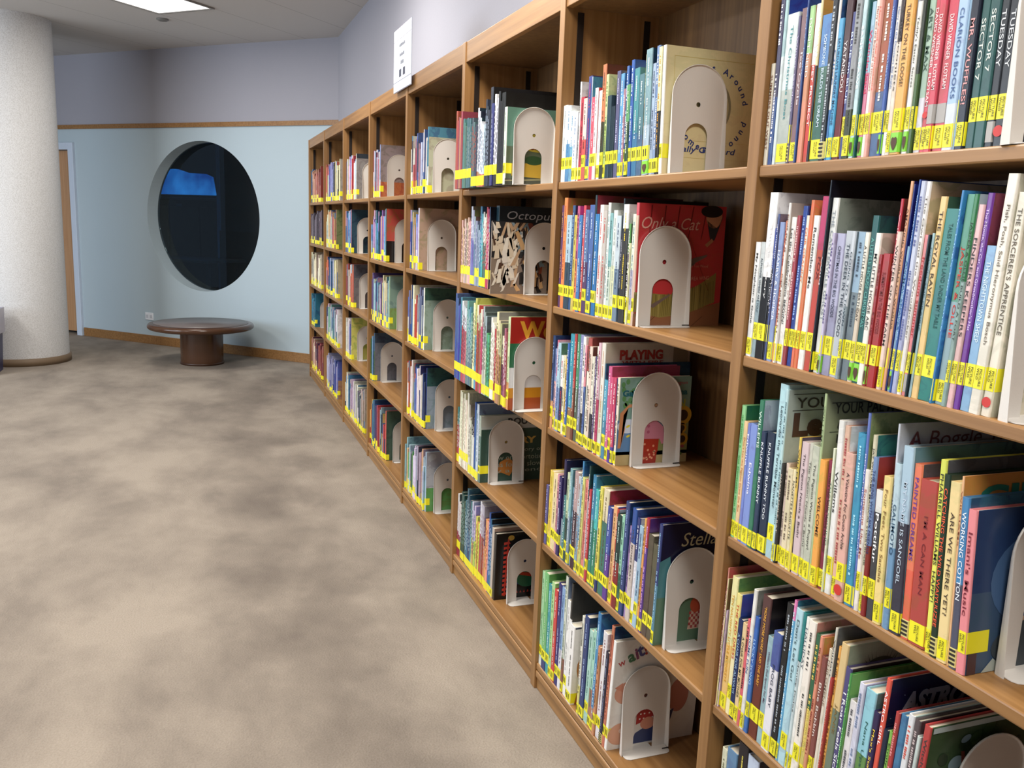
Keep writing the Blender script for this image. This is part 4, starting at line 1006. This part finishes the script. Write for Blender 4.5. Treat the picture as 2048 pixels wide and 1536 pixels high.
        poly(o, [(w*.7, h*.08), (w*.8, h*.08), (w*.81, h*.16), (w*.71, h*.17)], 'a8a890', 5)
        for k in range(14): ell(o, R_.uniform(w*.78, w*.96), R_.uniform(h*.04, h*.22), .005, .004, R_.choice(['a83848', '587838', 'b05060']), 5)
        ct_(o, 'Gabby & Grandma', w*.5, h*.815, w*.9, .021, '18606c', .035)
        ct_(o, 'GO GREEN', w*.62, h*.69, w*.62, .022, 'a8b040', .03)
        ct_(o, 'Monica Wellington', w*.69, h*.925, w*.5, .011, 'b04858', 0)
    elif tagn == 'playing':
        poly(o, [(w*.82, h*.0), (w, 0), (w, h), (w*.82, h)], '8a7a60', 1)
        ct_(o, 'PLAYING', w*.43, h*.90, w*.52, .026, 'a83428', .05); ct_(o, 'WITH FIRE', w*.45, h*.83, w*.5, .01, 'a83428', .02)
    elif tagn == 'stella':
        poly(o, [(0, 0), (w, 0), (w, h*.36), (w*.3, h*.52), (0, h*.62)], '5a7a64', 1)
        poly(o, [(0, h*.4), (w*.16, h*.4), (w*.1, h*.74), (0, h*.7)], '4a8088', 2)
        poly(o, [(w*.34, h*.1), (w*.48, h*.1), (w*.46, h*.26), (w*.36, h*.26)], 'c8b0a0', 3)
        for i in range(5):
            for j in range(6):
                if (i+j) % 2: poly(o, [(w*.345+i*.006, h*.11+j*.007), (w*.345+i*.006+.006, h*.11+j*.007), (w*.345+i*.006+.006, h*.11+j*.007+.007), (w*.345+i*.006, h*.11+j*.007+.007)], 'a04848', 4)
        ell(o, w*.41, h*.31, .016, .02, 'b05038', 5); ell(o, w*.62, h*.2, .03, .008, '4a7898', 4)
        ct_(o, "Stella's Star", w*.60, h*.87, w*.8, .034, 'c8c098', 0, it=.25)
    elif tagn == 'lion':
        blob = []
        for i in range(26):
            a = 2*PI*i/26; rr_ = .03*(1+.25*math.sin(3*a)); blob.append((w*.22+rr_*math.cos(a), h*.36+rr_*2.2*math.sin(a)))
        poly(o, blob, 'b87838', 1); ell(o, w*.28, h*.76, .018, .02, 'c88848', 2)
        for k in range(9): poly(o, [(w*.22+.004*k-.02, h*.8), (w*.22+.004*k-.018, h*.8), (w*.24+.006*k-.02, h*.88)], 'a06028', 3)
        for k in range(8): poly(o, [(w*.12, h*.2+.018*k), (w*.12+.035, h*.205+.018*k), (w*.12+.03, h*.215+.018*k)], '7a4820', 3)
        poly(o, [(w*.06, .0), (w*.3, 0), (w*.28, .03), (w*.1, .045)], 'b06f30', 2)
        poly(o, [(.003, h-.006), (w*.9, h-.006), (w*.9, h-.002), (.003, h-.002)], '202848', 4)
    elif tagn == 'wait':
        for s_, x, z, c_ in (('W', .022, h*.80, 'b04040'), ('a', .048, h*.84, '4a7a58'), ('i', .062, h*.87, '8a4a70'), ('t', .073, h*.89, '505088'), ('!', .086, h*.90, 'a03838')):
            ct_(o, s_, x, z, .02, .032, c_, .03, rot=.3, al='keep')
        ell(o, .045, h*.52, .036, .032, 'd09880', 1); poly(o, [(.008, h*.58), (.03, h*.62), (.034, h*.53)], 'c88870', 2)
        ell(o, .05, h*.54, .01, .012, 'e8c8b8', 2); ell(o, .052, h*.545, .003, .004, '302020', 3)
        ell(o, .036, h*.14, .036, .032, 'd8a488', 1); ell(o, .04, h*.17, .009, .008, 'ecd0c0', 2); ell(o, .04, h*.17, .003, .003, '302020', 3)
        poly(o, [(.07, h*.02), (.17, h*.02), (.19, h*.3), (.08, h*.12)], '3a4470', 2)
        poly(o, [(.08, h*.2), (.14, h*.26), (.15, h*.40), (.10, h*.42), (.08, h*.36)], 'b03838', 3)
        for k in range(16): ell(o, .088+.013*(k % 4)+R_.uniform(0, .004), h*(.25+.045*(k//4)), .0024, .0024, 'f0e8e0', 4)
        ell(o, .115, h*.2, .022, .018, 'd89880', 5); ell(o, .12, h*.44, .03, .02, 'd09078', 2)
        ell(o, .2, h*.42, .03, .05, 'c08070', 1)
    elif tagn == 'built':
        ell(o, w*.5, h*.66, w*.36, h*.22, 'c0b040', 1); ct_(o, 'If I Built a', w*.52, h*.76, w*.55, .026, '8a3a28', .02, rot=.03); ct_(o, 'SCHOOL', w*.56, h*.54, w*.5, .034, '8a3a28', .04)
        poly(o, [(0, 0), (w, 0), (w, h*.14), (0, h*.08)], '484c40', 2); poly(o, [(w*.1, h*.12), (w*.6, h*.1), (w*.6, h*.3), (w*.1, h*.28)], 'b89838', 3)
        poly(o, [(0, h*.06), (w, h*.12), (w, h*.1), (0, h*.045)], '94906c', 3); ell(o, w*.45, h*.33, .03, .014, '2c4a2c', 4)
    elif tagn == 'octo2':
        ct_(o, 'Octopus', w*.5, h*.88, w*.75, .036, 'c8ccd0', 0, it=.2)
        ct_(o, "I DIDN'T MOVE", w*.75, h*.3, h*.3, .012, 'c8b878', .02, rot=-PI/2)
    elif tagn == 'octopus':
        for k in range(130):
            x, z = R_.uniform(.002, w-.02), R_.uniform(.002, h-.02); a = R_.uniform(-.5, .5); L = R_.uniform(.02, .08); q = R_.uniform(.006, .022)
            pal_ = ['e0d8c8', 'd0c0a8', 'd8d0c4', '4a3428', 'b89878'] if x < w*.45 else ['4a3428', '2c2020', '7a3a28', '8898a0', 'c8a070', '1c1818', '6c8088']
            poly(o, [(x, z), (min(w-.003, x+q), z+.004), (min(w-.003, max(.003, x+math.sin(a)*L+q*.6)), min(h-.003, z+L)), (max(.003, min(w-.003, x+math.sin(a)*L)), min(h-.003, z+L*.9))], R_.choice(pal_), 1+k % 9)
    elif tagn == 'work':
        poly(o, [(0, h*.70), (w, h*.70), (w, h), (0, h)], 'a82820', 1); poly(o, [(0, h*.46), (w*.4, h*.46), (w*.4, h*.72), (0, h*.72)], '2c6a48', 2)
        poly(o, [(0, h*.24), (w, h*.24), (w, h*.46), (0, h*.46)], 'd8d8d8', 2); poly(o, [(0, 0), (w, 0), (w, h*.13), (0, h*.13)], 'a85028', 3); poly(o, [(0, h*.13), (w, h*.13), (w, h*.24), (0, h*.24)], 'c88820', 3)
        ct_(o, 'Wonder', w*.62, h*.86, w*1.0, .058, 'e0a030', .04); ct_(o, 'eo', w*.60, h*.37, .06, .03, '283880', .04)
    elif tagn == 'hurry':
        ct_(o, 'HURRY', w*.53, h*.62, w*.62, .026, 'c8a858', .05)
        for i, s_ in enumerate(('The true story of', 'how one tortoise', 'was found slow', 'by a friend')):
            ct_(o, s_, w*.55, h*(.47-.105*i), w*.78, .019, '9aa898', 0)
        poly(o, [(w*.22, h*.12), (w*.3, h*.3), (w*.42, h*.36), (w*.5, h*.3), (w*.55, h*.32), (w*.52, h*.2), (w*.45, h*.08), (w*.32, h*.14)], 'b87838', 5)
        poly(o, [(0, h*.84), (w, h*.84), (w, h*.998), (0, h*.998)], 'b8bcb4', 1); ct_(o, 'ROUGH', w*.65, h*.91, w*.5, .026, '3a4040', .04)
    elif tagn == 'night':
        ct_(o, 'A Night Out', w*.45, h*.9, w*.7, .024, 'd0d0d0', .03)
    elif tagn == 'dino':
        for k in range(12):
            z = h*(.06+.07*k); poly(o, [(.03, z), (.055, z+.004), (.05, z+.012), (.03, z+.01)], 'c03828', 2)
        poly(o, [(.036, h*.05), (.042, h*.05), (.05, h*.92), (.044, h*.92)], 'b83424', 3)
        ell(o, w*.5, h*.4, .045, .05, '2a3a70', 1); ell(o, w*.62, h*.28, .04, .03, '28684a', 2)
        for k in range(7): poly(o, [(w*.34+.012*k, h*.44), (w*.35+.012*k, h*.62-.01*k), (w*.36+.012*k, h*.44)], 'c04830', 4)
        poly(o, [(w*.32, h*.42), (w*.75, h*.36), (w*.8, h*.16), (w*.76, h*.3), (w*.34, h*.38)], 'b84028', 5); ell(o, w*.28, h*.93, .012, .01, 'c8a040', 3)
        for k in range(8): poly(o, [(.07+k*.014, .02), (.078+k*.014, .02), (.074+k*.014, .03)], 'b03828', 3)
    elif tagn == 'leo':
        dk = '3c3430'
        for z in (h*.972, h*.88): poly(o, [(.012, z), (w*.97, z), (w*.97, z+.0012), (.012, z+.0012)], dk, 2)
        ct_(o, 'YOUR PAL MO', w*.5, h*.925, w*.85, .019, dk, .01); ct_(o, 'Leonardo', w*.55, h*.80, w*.98, .044, '4a342c', .05)
    elif tagn == 'mo':
        dk = '2c3024'
        for z in (h*.95, h*.80): poly(o, [(.012, z), (w*.97, z), (w*.97, z+.0012), (.012, z+.0012)], dk, 2)
        ct_(o, 'YOUR PAL MO WILLEMS', w*.52, h*.925, w*.9, .019, dk, .01); ct_(o, 'Sam the', w*.5, h*.80, w*.8, .044, dk, .05)
    elif tagn == 'boggle':
        ct_(o, 'A Boggle Tale', w*.5, h*.91, w*.88, .032, '6a3c40', 0, it=.15)
        poly(o, [(.01, h*.76), (.016, h*.76), (.03, h*.93), (.026, h*.93)], '8a3030', 3)
    elif tagn == 'imani':
        pts = [(w*.32, h*.36), (w*.44, h*.30), (w*.46, h*.42), (w*.34, h*.62), (w*.4, h*.72), (w*.6, h*.83), (w*.75, h*.9), (w*.85, h*.8), (w*.6, h*.7), (w*.5, h*.62), (w*.52, h*.5), (w*.7, h*.4), (w*.6, h*.34), (w*.5, h*.18), (w*.4, h*.24)]
        ell(o, w*.5, h*.55, w*.36, h*.3, '48648a', 1); poly(o, pts, 'c0a488', 2)
        ell(o, w*.6, h*.14, w*.42, h*.17, '40484e', 3); poly(o, [(w*.12, 0), (w*.3, .0), (w*.2, h*.08)], 'a8b0a8', 4); poly(o, [(.004, 0), (.02, 0), (.02, h*.13), (.004, h*.13)], '4a3438', 4)
        poly(o, [(w*.44, h*.42), (w*.56, h*.46), (w*.52, h*.62), (w*.42, h*.58)], '1c1c28', 4)
    elif tagn == 'girls':
        ct_(o, 'GIRLS', w*.52, h*.88, w*.8, .036, '187060', .04)
    elif tagn == 'case':
        ct_(o, 'THE', w*.3, h*.87, .035, .02, 'b8a838', .04); ct_(o, 'CASE', w*.32, h*.765, .07, .028, 'b8a838', .04)
    elif tagn == 'ginny':
        for k in range(14):
            a = PI*k/13; poly(o, [(w*.3-.012*math.cos(a)*2, h*.84), (w*.3-.02*math.cos(a), h*.845), (w*.3-.04*math.cos(a), h*.86+.028*math.sin(a)+R_.uniform(0, .006))], '38402c', 1+k % 3)
        ell(o, w*.3, h*.855, .03, .016, '3c4430', 4); ct_(o, 'Ginny', w*.66, h*.88, w*.3, .018, '4a5044', 0, it=.2)
    elif tagn == 'astro':
        ct_(o, 'ASTRO GIRL', w*.58, h*.85, w*.95, .038, '8a8c98', .05, it=.25, rot=.0)
        for k in range(70): ell(o, R_.uniform(.006, w-.01), R_.uniform(h*.3, h*.99), .0006, .0006, 'c8ccd8', 2, 6)
    elif tagn == 'floral':
        for k in range(34): ell(o, R_.uniform(.01, w-.02), R_.uniform(h*.2, h*.96), R_.uniform(.006, .016), R_.uniform(.005, .012), R_.choice(['4f6a3c', '38502c', '7c94a0', '90a8b0', '5c7848', '2c3c28']), 1+k % 6, rot=R_.uniform(0, 3))
        ct_(o, 'WISHES', w*.62, h*.73, w*.6, .03, '84402c', .05, rot=-.1); poly(o, [(.03, h*.4), (.06, h*.47), (.075, h*.42), (.045, h*.34)], 'a03838', 8)
        for z in (.0,): poly(o, [(.004, h*.965), (w, h*.965), (w, h), (.004, h)], 'b8c8c8', 8)

DESC = {'goes': 'tan picture book with round blue cover lettering behind bookend', 'broom': 'red picture book cover with flowing dress and straw broom hem',
 'garden': 'garden scene cover with grandmother figure, facing out in front', 'playing': 'tall cream cover with red capital lettering above pink books',
 'stella': 'dark blue starry cover with child in checked dress', 'lion': 'white cover showing an orange tabby animal', 'wait': 'white cover with two pink pigs and colourful word Wait',
 'built': 'green cover with yellow oval behind bookend', 'octopus': 'painted black and cream cover standing forward', 'octo2': 'dark slate cover lettered Octopus in grey script',
 'work': 'red cover with huge yellow letters Wo', 'hurry': 'dark green cover with yellow word HURRY', 'night': 'black cover lettered A Night in white', 'dino': 'black cover with red spiny skeleton',
 'leo': 'pale blue cover with large brown old style letters', 'mo': 'olive cover with dark old style lettering between rules', 'boggle': 'tall pale grey cover with hand lettered brown title',
 'imani': 'dark blue cover with pink spine next to bookend', 'girls': 'orange cover lettered GIRLS in green', 'case': 'dark blue cover with yellow capitals and cream spine',
 'ginny': 'sage green cover with dark shrub drawing', 'astro': 'navy starry cover with orange spine and slanted grey capitals', 'floral': 'leafy green cover behind bottom right bookend'}

cells = {}; cur = None; rj = random.Random(9)
for ln in DATA.strip().split('\n'):
    if ln[0] == '#':
        a, b_ = ln[1:].split(); cur = cells.setdefault((int(a), int(b_)), []); continue
    p_ = ln.split(';'); q = [float(v) for v in p_[0].split()]
    n_ = int(q[5]); q = q[:5]
    for k in range(n_):          # a thick stretch is several thinner books
        qq = list(q); qq[1] = q[1]-q[2]*k/n_; qq[2] = q[2]/n_; ex = list(p_[1:])
        if k:
            qq[3] = q[3]*rj.uniform(.86, .99)
            dh, s_, v_ = rj.uniform(-.07, .07), rj.uniform(.6, 1.2), rj.uniform(.75, 1.12)
            for w_ in (0, 1):
                if ex[w_] != '-':
                    a, at_, f_ = ex[w_].partition('@'); ex[w_] = ':'.join(hsvj(z_, dh, s_, v_) for z_ in a.split(':'))+at_+f_
        cur.append(qq + ex)
stuffV, stuffF = [], []
rnd = random.Random(77)
LBLTXT = {1: 'PICTURE\nWiesD', 2: 'PICTURE\nWILD', 3: 'PICTURE\nWILL', 4: 'PICTURE\nWILL', 5: 'PICTURE\nWINT'}
WMAX = {'goes': .262, 'broom': .24, 'garden': .21, 'playing': .245, 'stella': .262, 'wait': .262, 'lion': .225, 'imani': .255, 'octopus': .20, 'octo2': .258, 'hurry': .262, 'work': .262}
def sticker_pos(fl, rn):
    if 'L' in fl: return .004
    if 'M' in fl: return .030
    if 'H' in fl: return .034
    return None
for (bay, row), books in cells.items():
    zb = ZR[row]; nb = 0
    for i, bk in enumerate(books):
        x, yl, t, h, lean, sp, cv, ti, tc_, fl, cn = bk
        h = min(h, {1: .44, 2: .318, 3: .330, 4: .333, 5: .365}[row])
        t_ = t-.0004
        asp = rnd.choice([.78, .8, .82, .9, 1.0])
        wd = min(.265-x, max(.17, h*asp))
        if cn in WMAX: wd = WMAX[cn]-max(x, 0)
        sz = sticker_pos(fl, rnd)
        indiv = bay >= 7 or cn
        bold = False
        if not indiv:
            V0 = (x, yl-t, zb+(t*abs(math.sin(lean)) if lean < 0 else 0))
            bt = case_geo(stuffV, stuffF, t_, h, wd, sp, cv, V0, lean)
            pages_geo(stuffV, stuffF, t_, h, wd, bt, V0, lean)
            if sz is not None: wrap_geo(stuffV, stuffF, t_, sz, sz+.032, .03, .0003, V0, lean)
            if ti == '*' and tc_:
                z = h*.88
                while z > h*.3:
                    L = rnd.uniform(.006, .02); b0 = len(stuffV); yy = t_*.5; q = min(.002, t_*.16)
                    ca, sa = math.cos(lean), math.sin(lean)
                    for zz, y2 in ((z, yy-q), (z, yy+q), (z-L, yy+q), (z-L, yy-q)): stuffV.append((V0[0]-.0005, V0[1]+y2*ca-zz*sa, V0[2]+zz*ca+y2*sa))
                    stuffF.append(((b0, b0+1, b0+2, b0+3), tc_, tc_, 0, 0)); z -= L+rnd.uniform(.003, .008)
            continue
        nb += 1
        V, Fs = [], []
        bt = case_geo(V, Fs, t_, h, wd, sp, cv, art=.12 if cn else .48)
        me = mesh_from('picture_book', V, Fs, [COVER])
        o = bpy.data.objects.new('picture_book', me); C.objects.link(o)
        o.location = (x, yl-t, zb+(t*abs(math.sin(lean)) if lean < 0 else 0)); o.rotation_euler = (lean, 0, 0)
        (s1, s2), sf = bands(sp)
        col = cname(s1)
        if sf and cname(s2) != col: col = '%s over %s' % (col, cname(s2))
        where = '%s from left, %s, %s' % (ORD[nb-1 if bay >= 7 else i], SH[row], BAYN[bay])
        if cn: lab = DESC[cn]+', %s, %s' % (SH[row], BAYN[bay])
        else: lab = '%s %s picture book, %s' % (csize(h), col, where)
        lab = lab.replace('medium ', '')
        tag(o, lab, 'book', 'picture books on %s of %s' % (SH[row], BAYN[bay]))
        V, Fs = [], []; pages_geo(V, Fs, t_, h, wd, bt)
        me = bpy.data.meshes.new('page_block'); me.from_pydata(V, [], [f[0] for f in Fs]); me.materials.append(PAPER); me.update()
        po = bpy.data.objects.new('page_block', me); C.objects.link(po); po.parent = o
        so = None
        if sz is not None:
            V, Fs = [], []; ext = .040 if (i == len(books)-1 or cn) else .022
            wrap_geo(V, Fs, t_, sz, sz+.031, ext, .0003)
            me = bpy.data.meshes.new('spine_label'); me.from_pydata(V, [], [f[0] for f in Fs]); me.materials.append(LABEL); me.update()
            so = bpy.data.objects.new('spine_label', me); C.objects.link(so); so.parent = o
            if bay == 8 and t_ > .0065:
                text(so, 'label_print', LBLTXT[row], M_spine(t_*.5, sz+.0155, -.0011), .024, min(.008, t_*.7), '1c1c10', .01)
            elif t_ > .008:
                bm = bmesh.new()
                for k in range(2):
                    yy = t_*(.3+.35*k)
                    vs = [bm.verts.new((-.0008, y_, z_)) for y_, z_ in ((yy, sz+.008), (yy+t_*.15, sz+.008), (yy+t_*.15, sz+.024), (yy, sz+.024))]; bm.faces.new(vs)
                obj('label_print', bm, flat('3c3a10', .5), so)
        # second stickers
        def band(name, z0, z1, c, e=.00045, ext=.016):
            V, Fs = [], []; wrap_geo(V, Fs, t_, z0, z1, ext, e)
            me = bpy.data.meshes.new(name); me.from_pydata(V, [], [f[0] for f in Fs]); me.materials.append(flat(c, .35)); me.update()
            q_ = bpy.data.objects.new(name, me); C.objects.link(q_); q_.parent = o; return q_
        if 'G' in fl:
            g_ = band('genre_sticker', .003, .031, '86d040')
            bm = bmesh.new(); vs = [bm.verts.new((-.0012, t_*(.5+.33*math.cos(a)), .017+.009*math.sin(a)*(1+.3*math.sin(3*a)))) for a in [2*PI*k/12 for k in range(12)]]; bm.faces.new(vs[::-1]); obj('sticker_picture', bm, flat('4a2c10', .5), g_)
        if 'S' in fl:
            g_ = band('genre_sticker', .003, .030, 'e8dc90')
            bm = bmesh.new()
            for k in range(4):
                z_ = .006+.0062*k; vs = [bm.verts.new((-.0012, y_, zz)) for y_, zz in ((.001, z_), (t_-.001, z_), (t_-.001, z_+.0036), (.001, z_+.0036))]; bm.faces.new(vs[::-1])
            obj('sticker_stripes', bm, flat('201c14', .5), g_)
        if 'V' in fl:
            z_ = sz-.028 if sz > .02 else sz+.034
            band('award_sticker', max(.002, z_), max(.002, z_)+.026, 'a8a4a0', ext=.01)
        if 'R' in fl:
            z_ = sz-.026 if sz > .02 else sz+.036
            q_ = min(.012, t_*.48); bm = bmesh.new(); vs = [bm.verts.new((-.0013, t_*.5+q_*math.cos(a), max(.013, z_+.011)+q_*math.sin(a))) for a in [2*PI*k/20 for k in range(20)]]; bm.faces.new(vs[::-1]); obj('dot_sticker', bm, flat('c83028', .4), o)
        # title on the spine
        z0_ = (sz+.036) if sz is not None else .012
        if 'G' in fl or 'V' in fl: z0_ = max(z0_, .07)
        if ti not in ('-', '*', '') and tc_:
            L = min(h*.8-z0_, .0078*len(ti)+.015); zc = z0_+(h-.015-z0_)*.5
            if L < (h-.015-z0_): zc = h-.02-L/2 if rnd.random() < .35 else zc
            text(o, 'spine_title', ti, M_spine(t_*.5, zc), L, max(.002, min(.0066, t_*.5)), tc_, .006)
        elif ti == '*' and tc_:
            bm = bmesh.new(); z = h*.93; yy = t_*.5; q = min(.0022, t_*.2); gap_done = 0
            while z > z0_+.012:
                L = rnd.uniform(.0015, .0042); k_ = rnd.uniform(.55, 1)
                vs = [bm.verts.new((-.0006, y_, z_)) for y_, z_ in ((yy-q*k_, z), (yy+q, z), (yy+q, z-L), (yy-q*k_, z-L))]; bm.faces.new(vs)
                z -= L+rnd.choice([.001, .001, .0012, .0015, .005])
                if not gap_done and z < h*.7: z -= h*rnd.uniform(.05, .15); gap_done = 1
                if z < h*.22 and rnd.random() < .3: break
            obj('spine_title', bm, flat(tc_, .5), o)
        if cn: art(cn, o, wd, h)

# the farther bays: rows of books too small to single out
FAR = {
 (5,1): ('f0f0ec f0f0ec c03040 4060a0 303040 b08090 c8d0e8 f0f0f0 f0ece8 4888a0', '4888a0:b8b898@.15', 3.80),
 (5,2): ('4060b8 3058b0 2850a0 68a0e0 d8e8e8 d0a868 78a8e0 5890d8 88b8e8 b0a0d8 f0f0f8', 'b89880', 3.97),
 (5,3): ('8080a8 c0a898 2858a8 f0ecd0 d85040 a0a8b0 4868a0 7888b0 f0f0ec', '386050:90a89a@.2', 3.84),
 (5,4): ('d85030 5080a0 f0ecec b04040 6080c8 f0f0f0 f4f4f4 e8e4d8 283878', '2a5a58:8898a8@.3', 3.775),
 (5,5): ('a0d0d8 b8d8e0 386858 50a050 e8e0f0 303850 b0a0b0 e0b890 c0d8e8', 'b0b4bc:58a050@.6', 3.77),
 (4,1): ('a03850 d8d8e0 f0f0f0 6080a8 b8a8b8 8898c0', '9a8888:c06830@.7', 4.88),
 (4,2): ('58a8e0 d8a0c0 a0c8f0 58b0f0 9070b0 e0a060 9080b8 d0d8f0 206870', 'c84838:201818@.6', 4.67),
 (4,3): ('5890a0 a0c0c8 405890 c090b0 604880 f0e8b0 d8c8a0 a0b898', '80a090:78a050@.6', 4.60),
 (4,4): ('406838 a8c8d8 80a8d0 5880b0 406888', '405060:70707a@.2', 5.01),
 (4,5): ('f0c060 4880a0 284878 703868 c03848 a8c0c8 304858 d04040', '405848', 4.655),
 (3,1): ('3060a0 f0c8c0 c8b0e0 a0c8f0 c03040 f0f0e8', '303840:8a8480@.1', 5.65),
 (3,2): ('d8a0b0 a0d0f0 d8e0f8 6090d0 3878a8', '284858', 5.82),
 (3,3): ('b04048 b0a8a8 e0c8b8 a8c0d8 d86050', '585860:706868@.3', 5.735),
 (3,4): ('f0f0e8 c8c8c8 f4f4f4 8088c0', 'c8c050', 5.80),
 (3,5): ('f0f0e8 3888b8 c8b8c8 b0a8b8 f0f0ec 305060 c8b8b0', 'b0a090', 5.30),
 (2,1): ('d06050 9090d8 b8c0e8 383848 f0ecc8 e0d8a0', 'a09890', 6.25),
 (2,2): ('e8ecd8 f0c080 5890c8 c07868 707848', '707848', 6.45),
 (2,3): ('d06838 305890 b0c0e0 d8d0a8', 'b0a080', 6.4),
 (2,4): ('284878 88c0a8 c0d0d0 4878a0 e0d0d8 f0ecf0', 'e0d8d8', 6.35),
 (2,5): ('c0c0d0 a8a8c8 4858a8', '4858a8:a07858@.5', 6.4),
 (1,1): ('3878a0 e0a080 d08068 c86858 903028', '903028', 7.25),
 (1,2): ('706870 585058 787078 605860 786870', '403840', 7.2),
 (1,3): ('606870 f0e8c8 a89080 f0e8d0', 'a09080', 7.25),
 (1,4): ('3888a8 186880', '186880', 7.63),
 (1,5): ('c08878 f0d8c0 504060 603050 c06060 a04848', 'a04848', 7.2)}
for (bay, row), (pal, last, yend) in FAR.items():
    pal = pal.split(); y = YEND-(bay-1)*BW-STL/2-.004; y0_ = y; zb = ZR[row]
    lim = yend
    while y > lim:
        t = rnd.uniform(.008, .019); fr = (y0_-y)/(y0_-lim); 
        end = y-t <= lim
        c = pal[min(len(pal)-1, int(fr*len(pal)))]
        if rnd.random() < .25: c = rnd.choice(pal)
        c = hsvj(c, rnd.uniform(-.02, .02), rnd.uniform(.8, 1.1), rnd.uniform(.85, 1.1))
        h = rnd.uniform(.195, .285)
        if end: h = .285
        cv = last if end else '-'
        V0 = (rnd.uniform(.008, .02), y-t, zb); wd = min(.25, h*.9)
        bt = case_geo(stuffV, stuffF, t-.0005, h, wd, c if rnd.random() < .6 else c+':'+rnd.choice(pal)+'@%.2f' % rnd.uniform(.3, .8), cv, V0)
        pages_geo(stuffV, stuffF, t-.0005, h, wd, bt, V0)
        sz = rnd.choice([.004, .004, .032]); wrap_geo(stuffV, stuffF, t-.0005, sz, sz+.032, .02, .0004, V0)
        y -= t
me = mesh_from('picture_books', stuffV, stuffF, [COVER, PAPER, LABEL])
o = bpy.data.objects.new('picture_books', me); C.objects.link(o)
tag(o, 'the many smaller picture books filling the shelves of the farther bays', 'books', kind='stuff')
run_jobs()

# ------------------------------------------------------------ bookends
BE = [(7, 1, 0.019, 1.721), (7, 2, 0.011, 1.807), (7, 3, 0.045, 1.858), (7, 4, 0.022, 1.603), (7, 5, 0.036, 1.793), (8, 1, 0.0, 0.855), (8, 2, 0.007, 0.808), (8, 3, 0.055, 0.797), (8, 4, 0.055, 0.832), (6, 1, -0.03, 2.585), (6, 2, 0.055, 2.674), (6, 3, -0.022, 2.526), (6, 4, 0.034, 2.908), (6, 5, 0.055, 2.722), (5, 1, 0.03, 3.774), (5, 2, 0.055, 3.94), (5, 3, 0.055, 3.811), (5, 4, 0.055, 3.746), (5, 5, 0.055, 3.74), (4, 1, 0.055, 4.854), (4, 2, 0.055, 4.64), (4, 3, 0.055, 4.568), (4, 4, 0.055, 4.98), (4, 5, 0.055, 4.625), (3, 1, 0.055, 5.619), (3, 2, 0.055, 5.79), (3, 3, 0.055, 5.705), (3, 4, 0.055, 5.77), (1, 4, 0.055, 7.6)]
BEM = flat('dcd8d2', .45, name='cream_enamel', bump=.05, bscale=400)
def bookend_mesh(lip=.017):
    W_, H_ = .13, .232; r = W_/2
    out = [(0, 0)] + [(0, z) for z in (H_*.15, H_*.3, H_*.45, H_*.6)] + [(r-r*math.cos(PI*k/20), H_-r+r*math.sin(PI*k/20)) for k in range(21)] + [(W_, z) for z in (H_*.6, H_*.45, H_*.3, H_*.15)] + [(W_, 0)]
    cw = .0285; ch = .1005
    cut = [(r-cw, 0)] + [(r-cw*math.cos(PI*k/16), ch-cw+.012+cw*math.sin(PI*k/16)) for k in range(17)] + [(r+cw, 0)]
    bm = bmesh.new()
    loop = out + cut[::-1]
    V = [bm.verts.new((x, 0, z)) for x, z in loop]
    ed = [bm.edges.new((V[i], V[(i+1) % len(V)])) for i in range(len(V))]
    hv = [bm.verts.new((r+.0055*math.cos(2*PI*k/12), 0, .152+.0055*math.sin(2*PI*k/12))) for k in range(12)]
    ed += [bm.edges.new((hv[i], hv[(i+1) % 12])) for i in range(12)]
    bmesh.ops.triangle_fill(bm, edges=ed, use_beauty=True)
    # rolled lip along the outline, deeper towards the foot
    rows_ = [V[:len(out)]]
    for kk in range(1, 4):
        a = PI/2*kk/3; rw = []
        for (x, z), v in zip(out, rows_[0]):
            d = (lip*(1-.72*min(1, z/(H_*.8)))); cx_ = (x-r)/r; rw.append(bm.verts.new((x+cx_*.0035*math.sin(a), -d*(1-math.cos(a)) if kk < 3 else -d, z+(.0035*math.sin(a) if z > H_-r else 0)*max(0, (z-(H_-r))/r))))
        rows_.append(rw)
    for a_, b_ in zip(rows_, rows_[1:]):
        for i in range(len(out)-1): bm.faces.new((a_[i], a_[i+1], b_[i+1], b_[i]))
    # foot plate towards the viewer, rounded front corners
    pl = [(0, 0), (0, -.026), (.004, -.034), (.012, -.038), (W_-.012, -.038), (W_-.004, -.034), (W_, -.026), (W_, 0)]
    bm.faces.new([bm.verts.new((x, y, .0012)) for x, y in pl])
    # tongue under the books
    tg = [(r-cw+.002, 0), (r+cw-.002, 0), (r+cw-.002, .07)] + [(r+(cw-.002)*math.cos(PI*k/8), .07+.02*math.sin(PI*k/8)) for k in range(1, 8)] + [(r-cw+.002, .07)]
    bm.faces.new([bm.verts.new((x, y, .0008)) for x, y in tg])
    bmesh.ops.recalc_face_normals(bm, faces=bm.faces)
    me = bpy.data.meshes.new('bookend'); bm.to_mesh(me); bm.free(); me.materials.append(BEM)
    return me
bem = bookend_mesh()
bmw = bmesh.new(); box(bmw, .112, .131, -.022, -.0205, .0035, .006); wm = bpy.data.meshes.new('wire_clip'); bmw.to_mesh(wm); bmw.free(); wm.materials.append(flat('181818', .4))
for bay, row, x, y in BE:
    o = bpy.data.objects.new('bookend', bem); C.objects.link(o); o.location = (x, y, ZR[row])
    s = o.modifiers.new('sheet', 'SOLIDIFY'); s.thickness = .0013; s.offset = 0
    tag(o, 'cream metal arch bookend on the %s of the %s' % (SH[row], BAYN[bay]), 'bookend', 'metal bookends')
    if bay >= 6:
        w_ = bpy.data.objects.new('wire_clip', wm); C.objects.link(w_); w_.parent = o
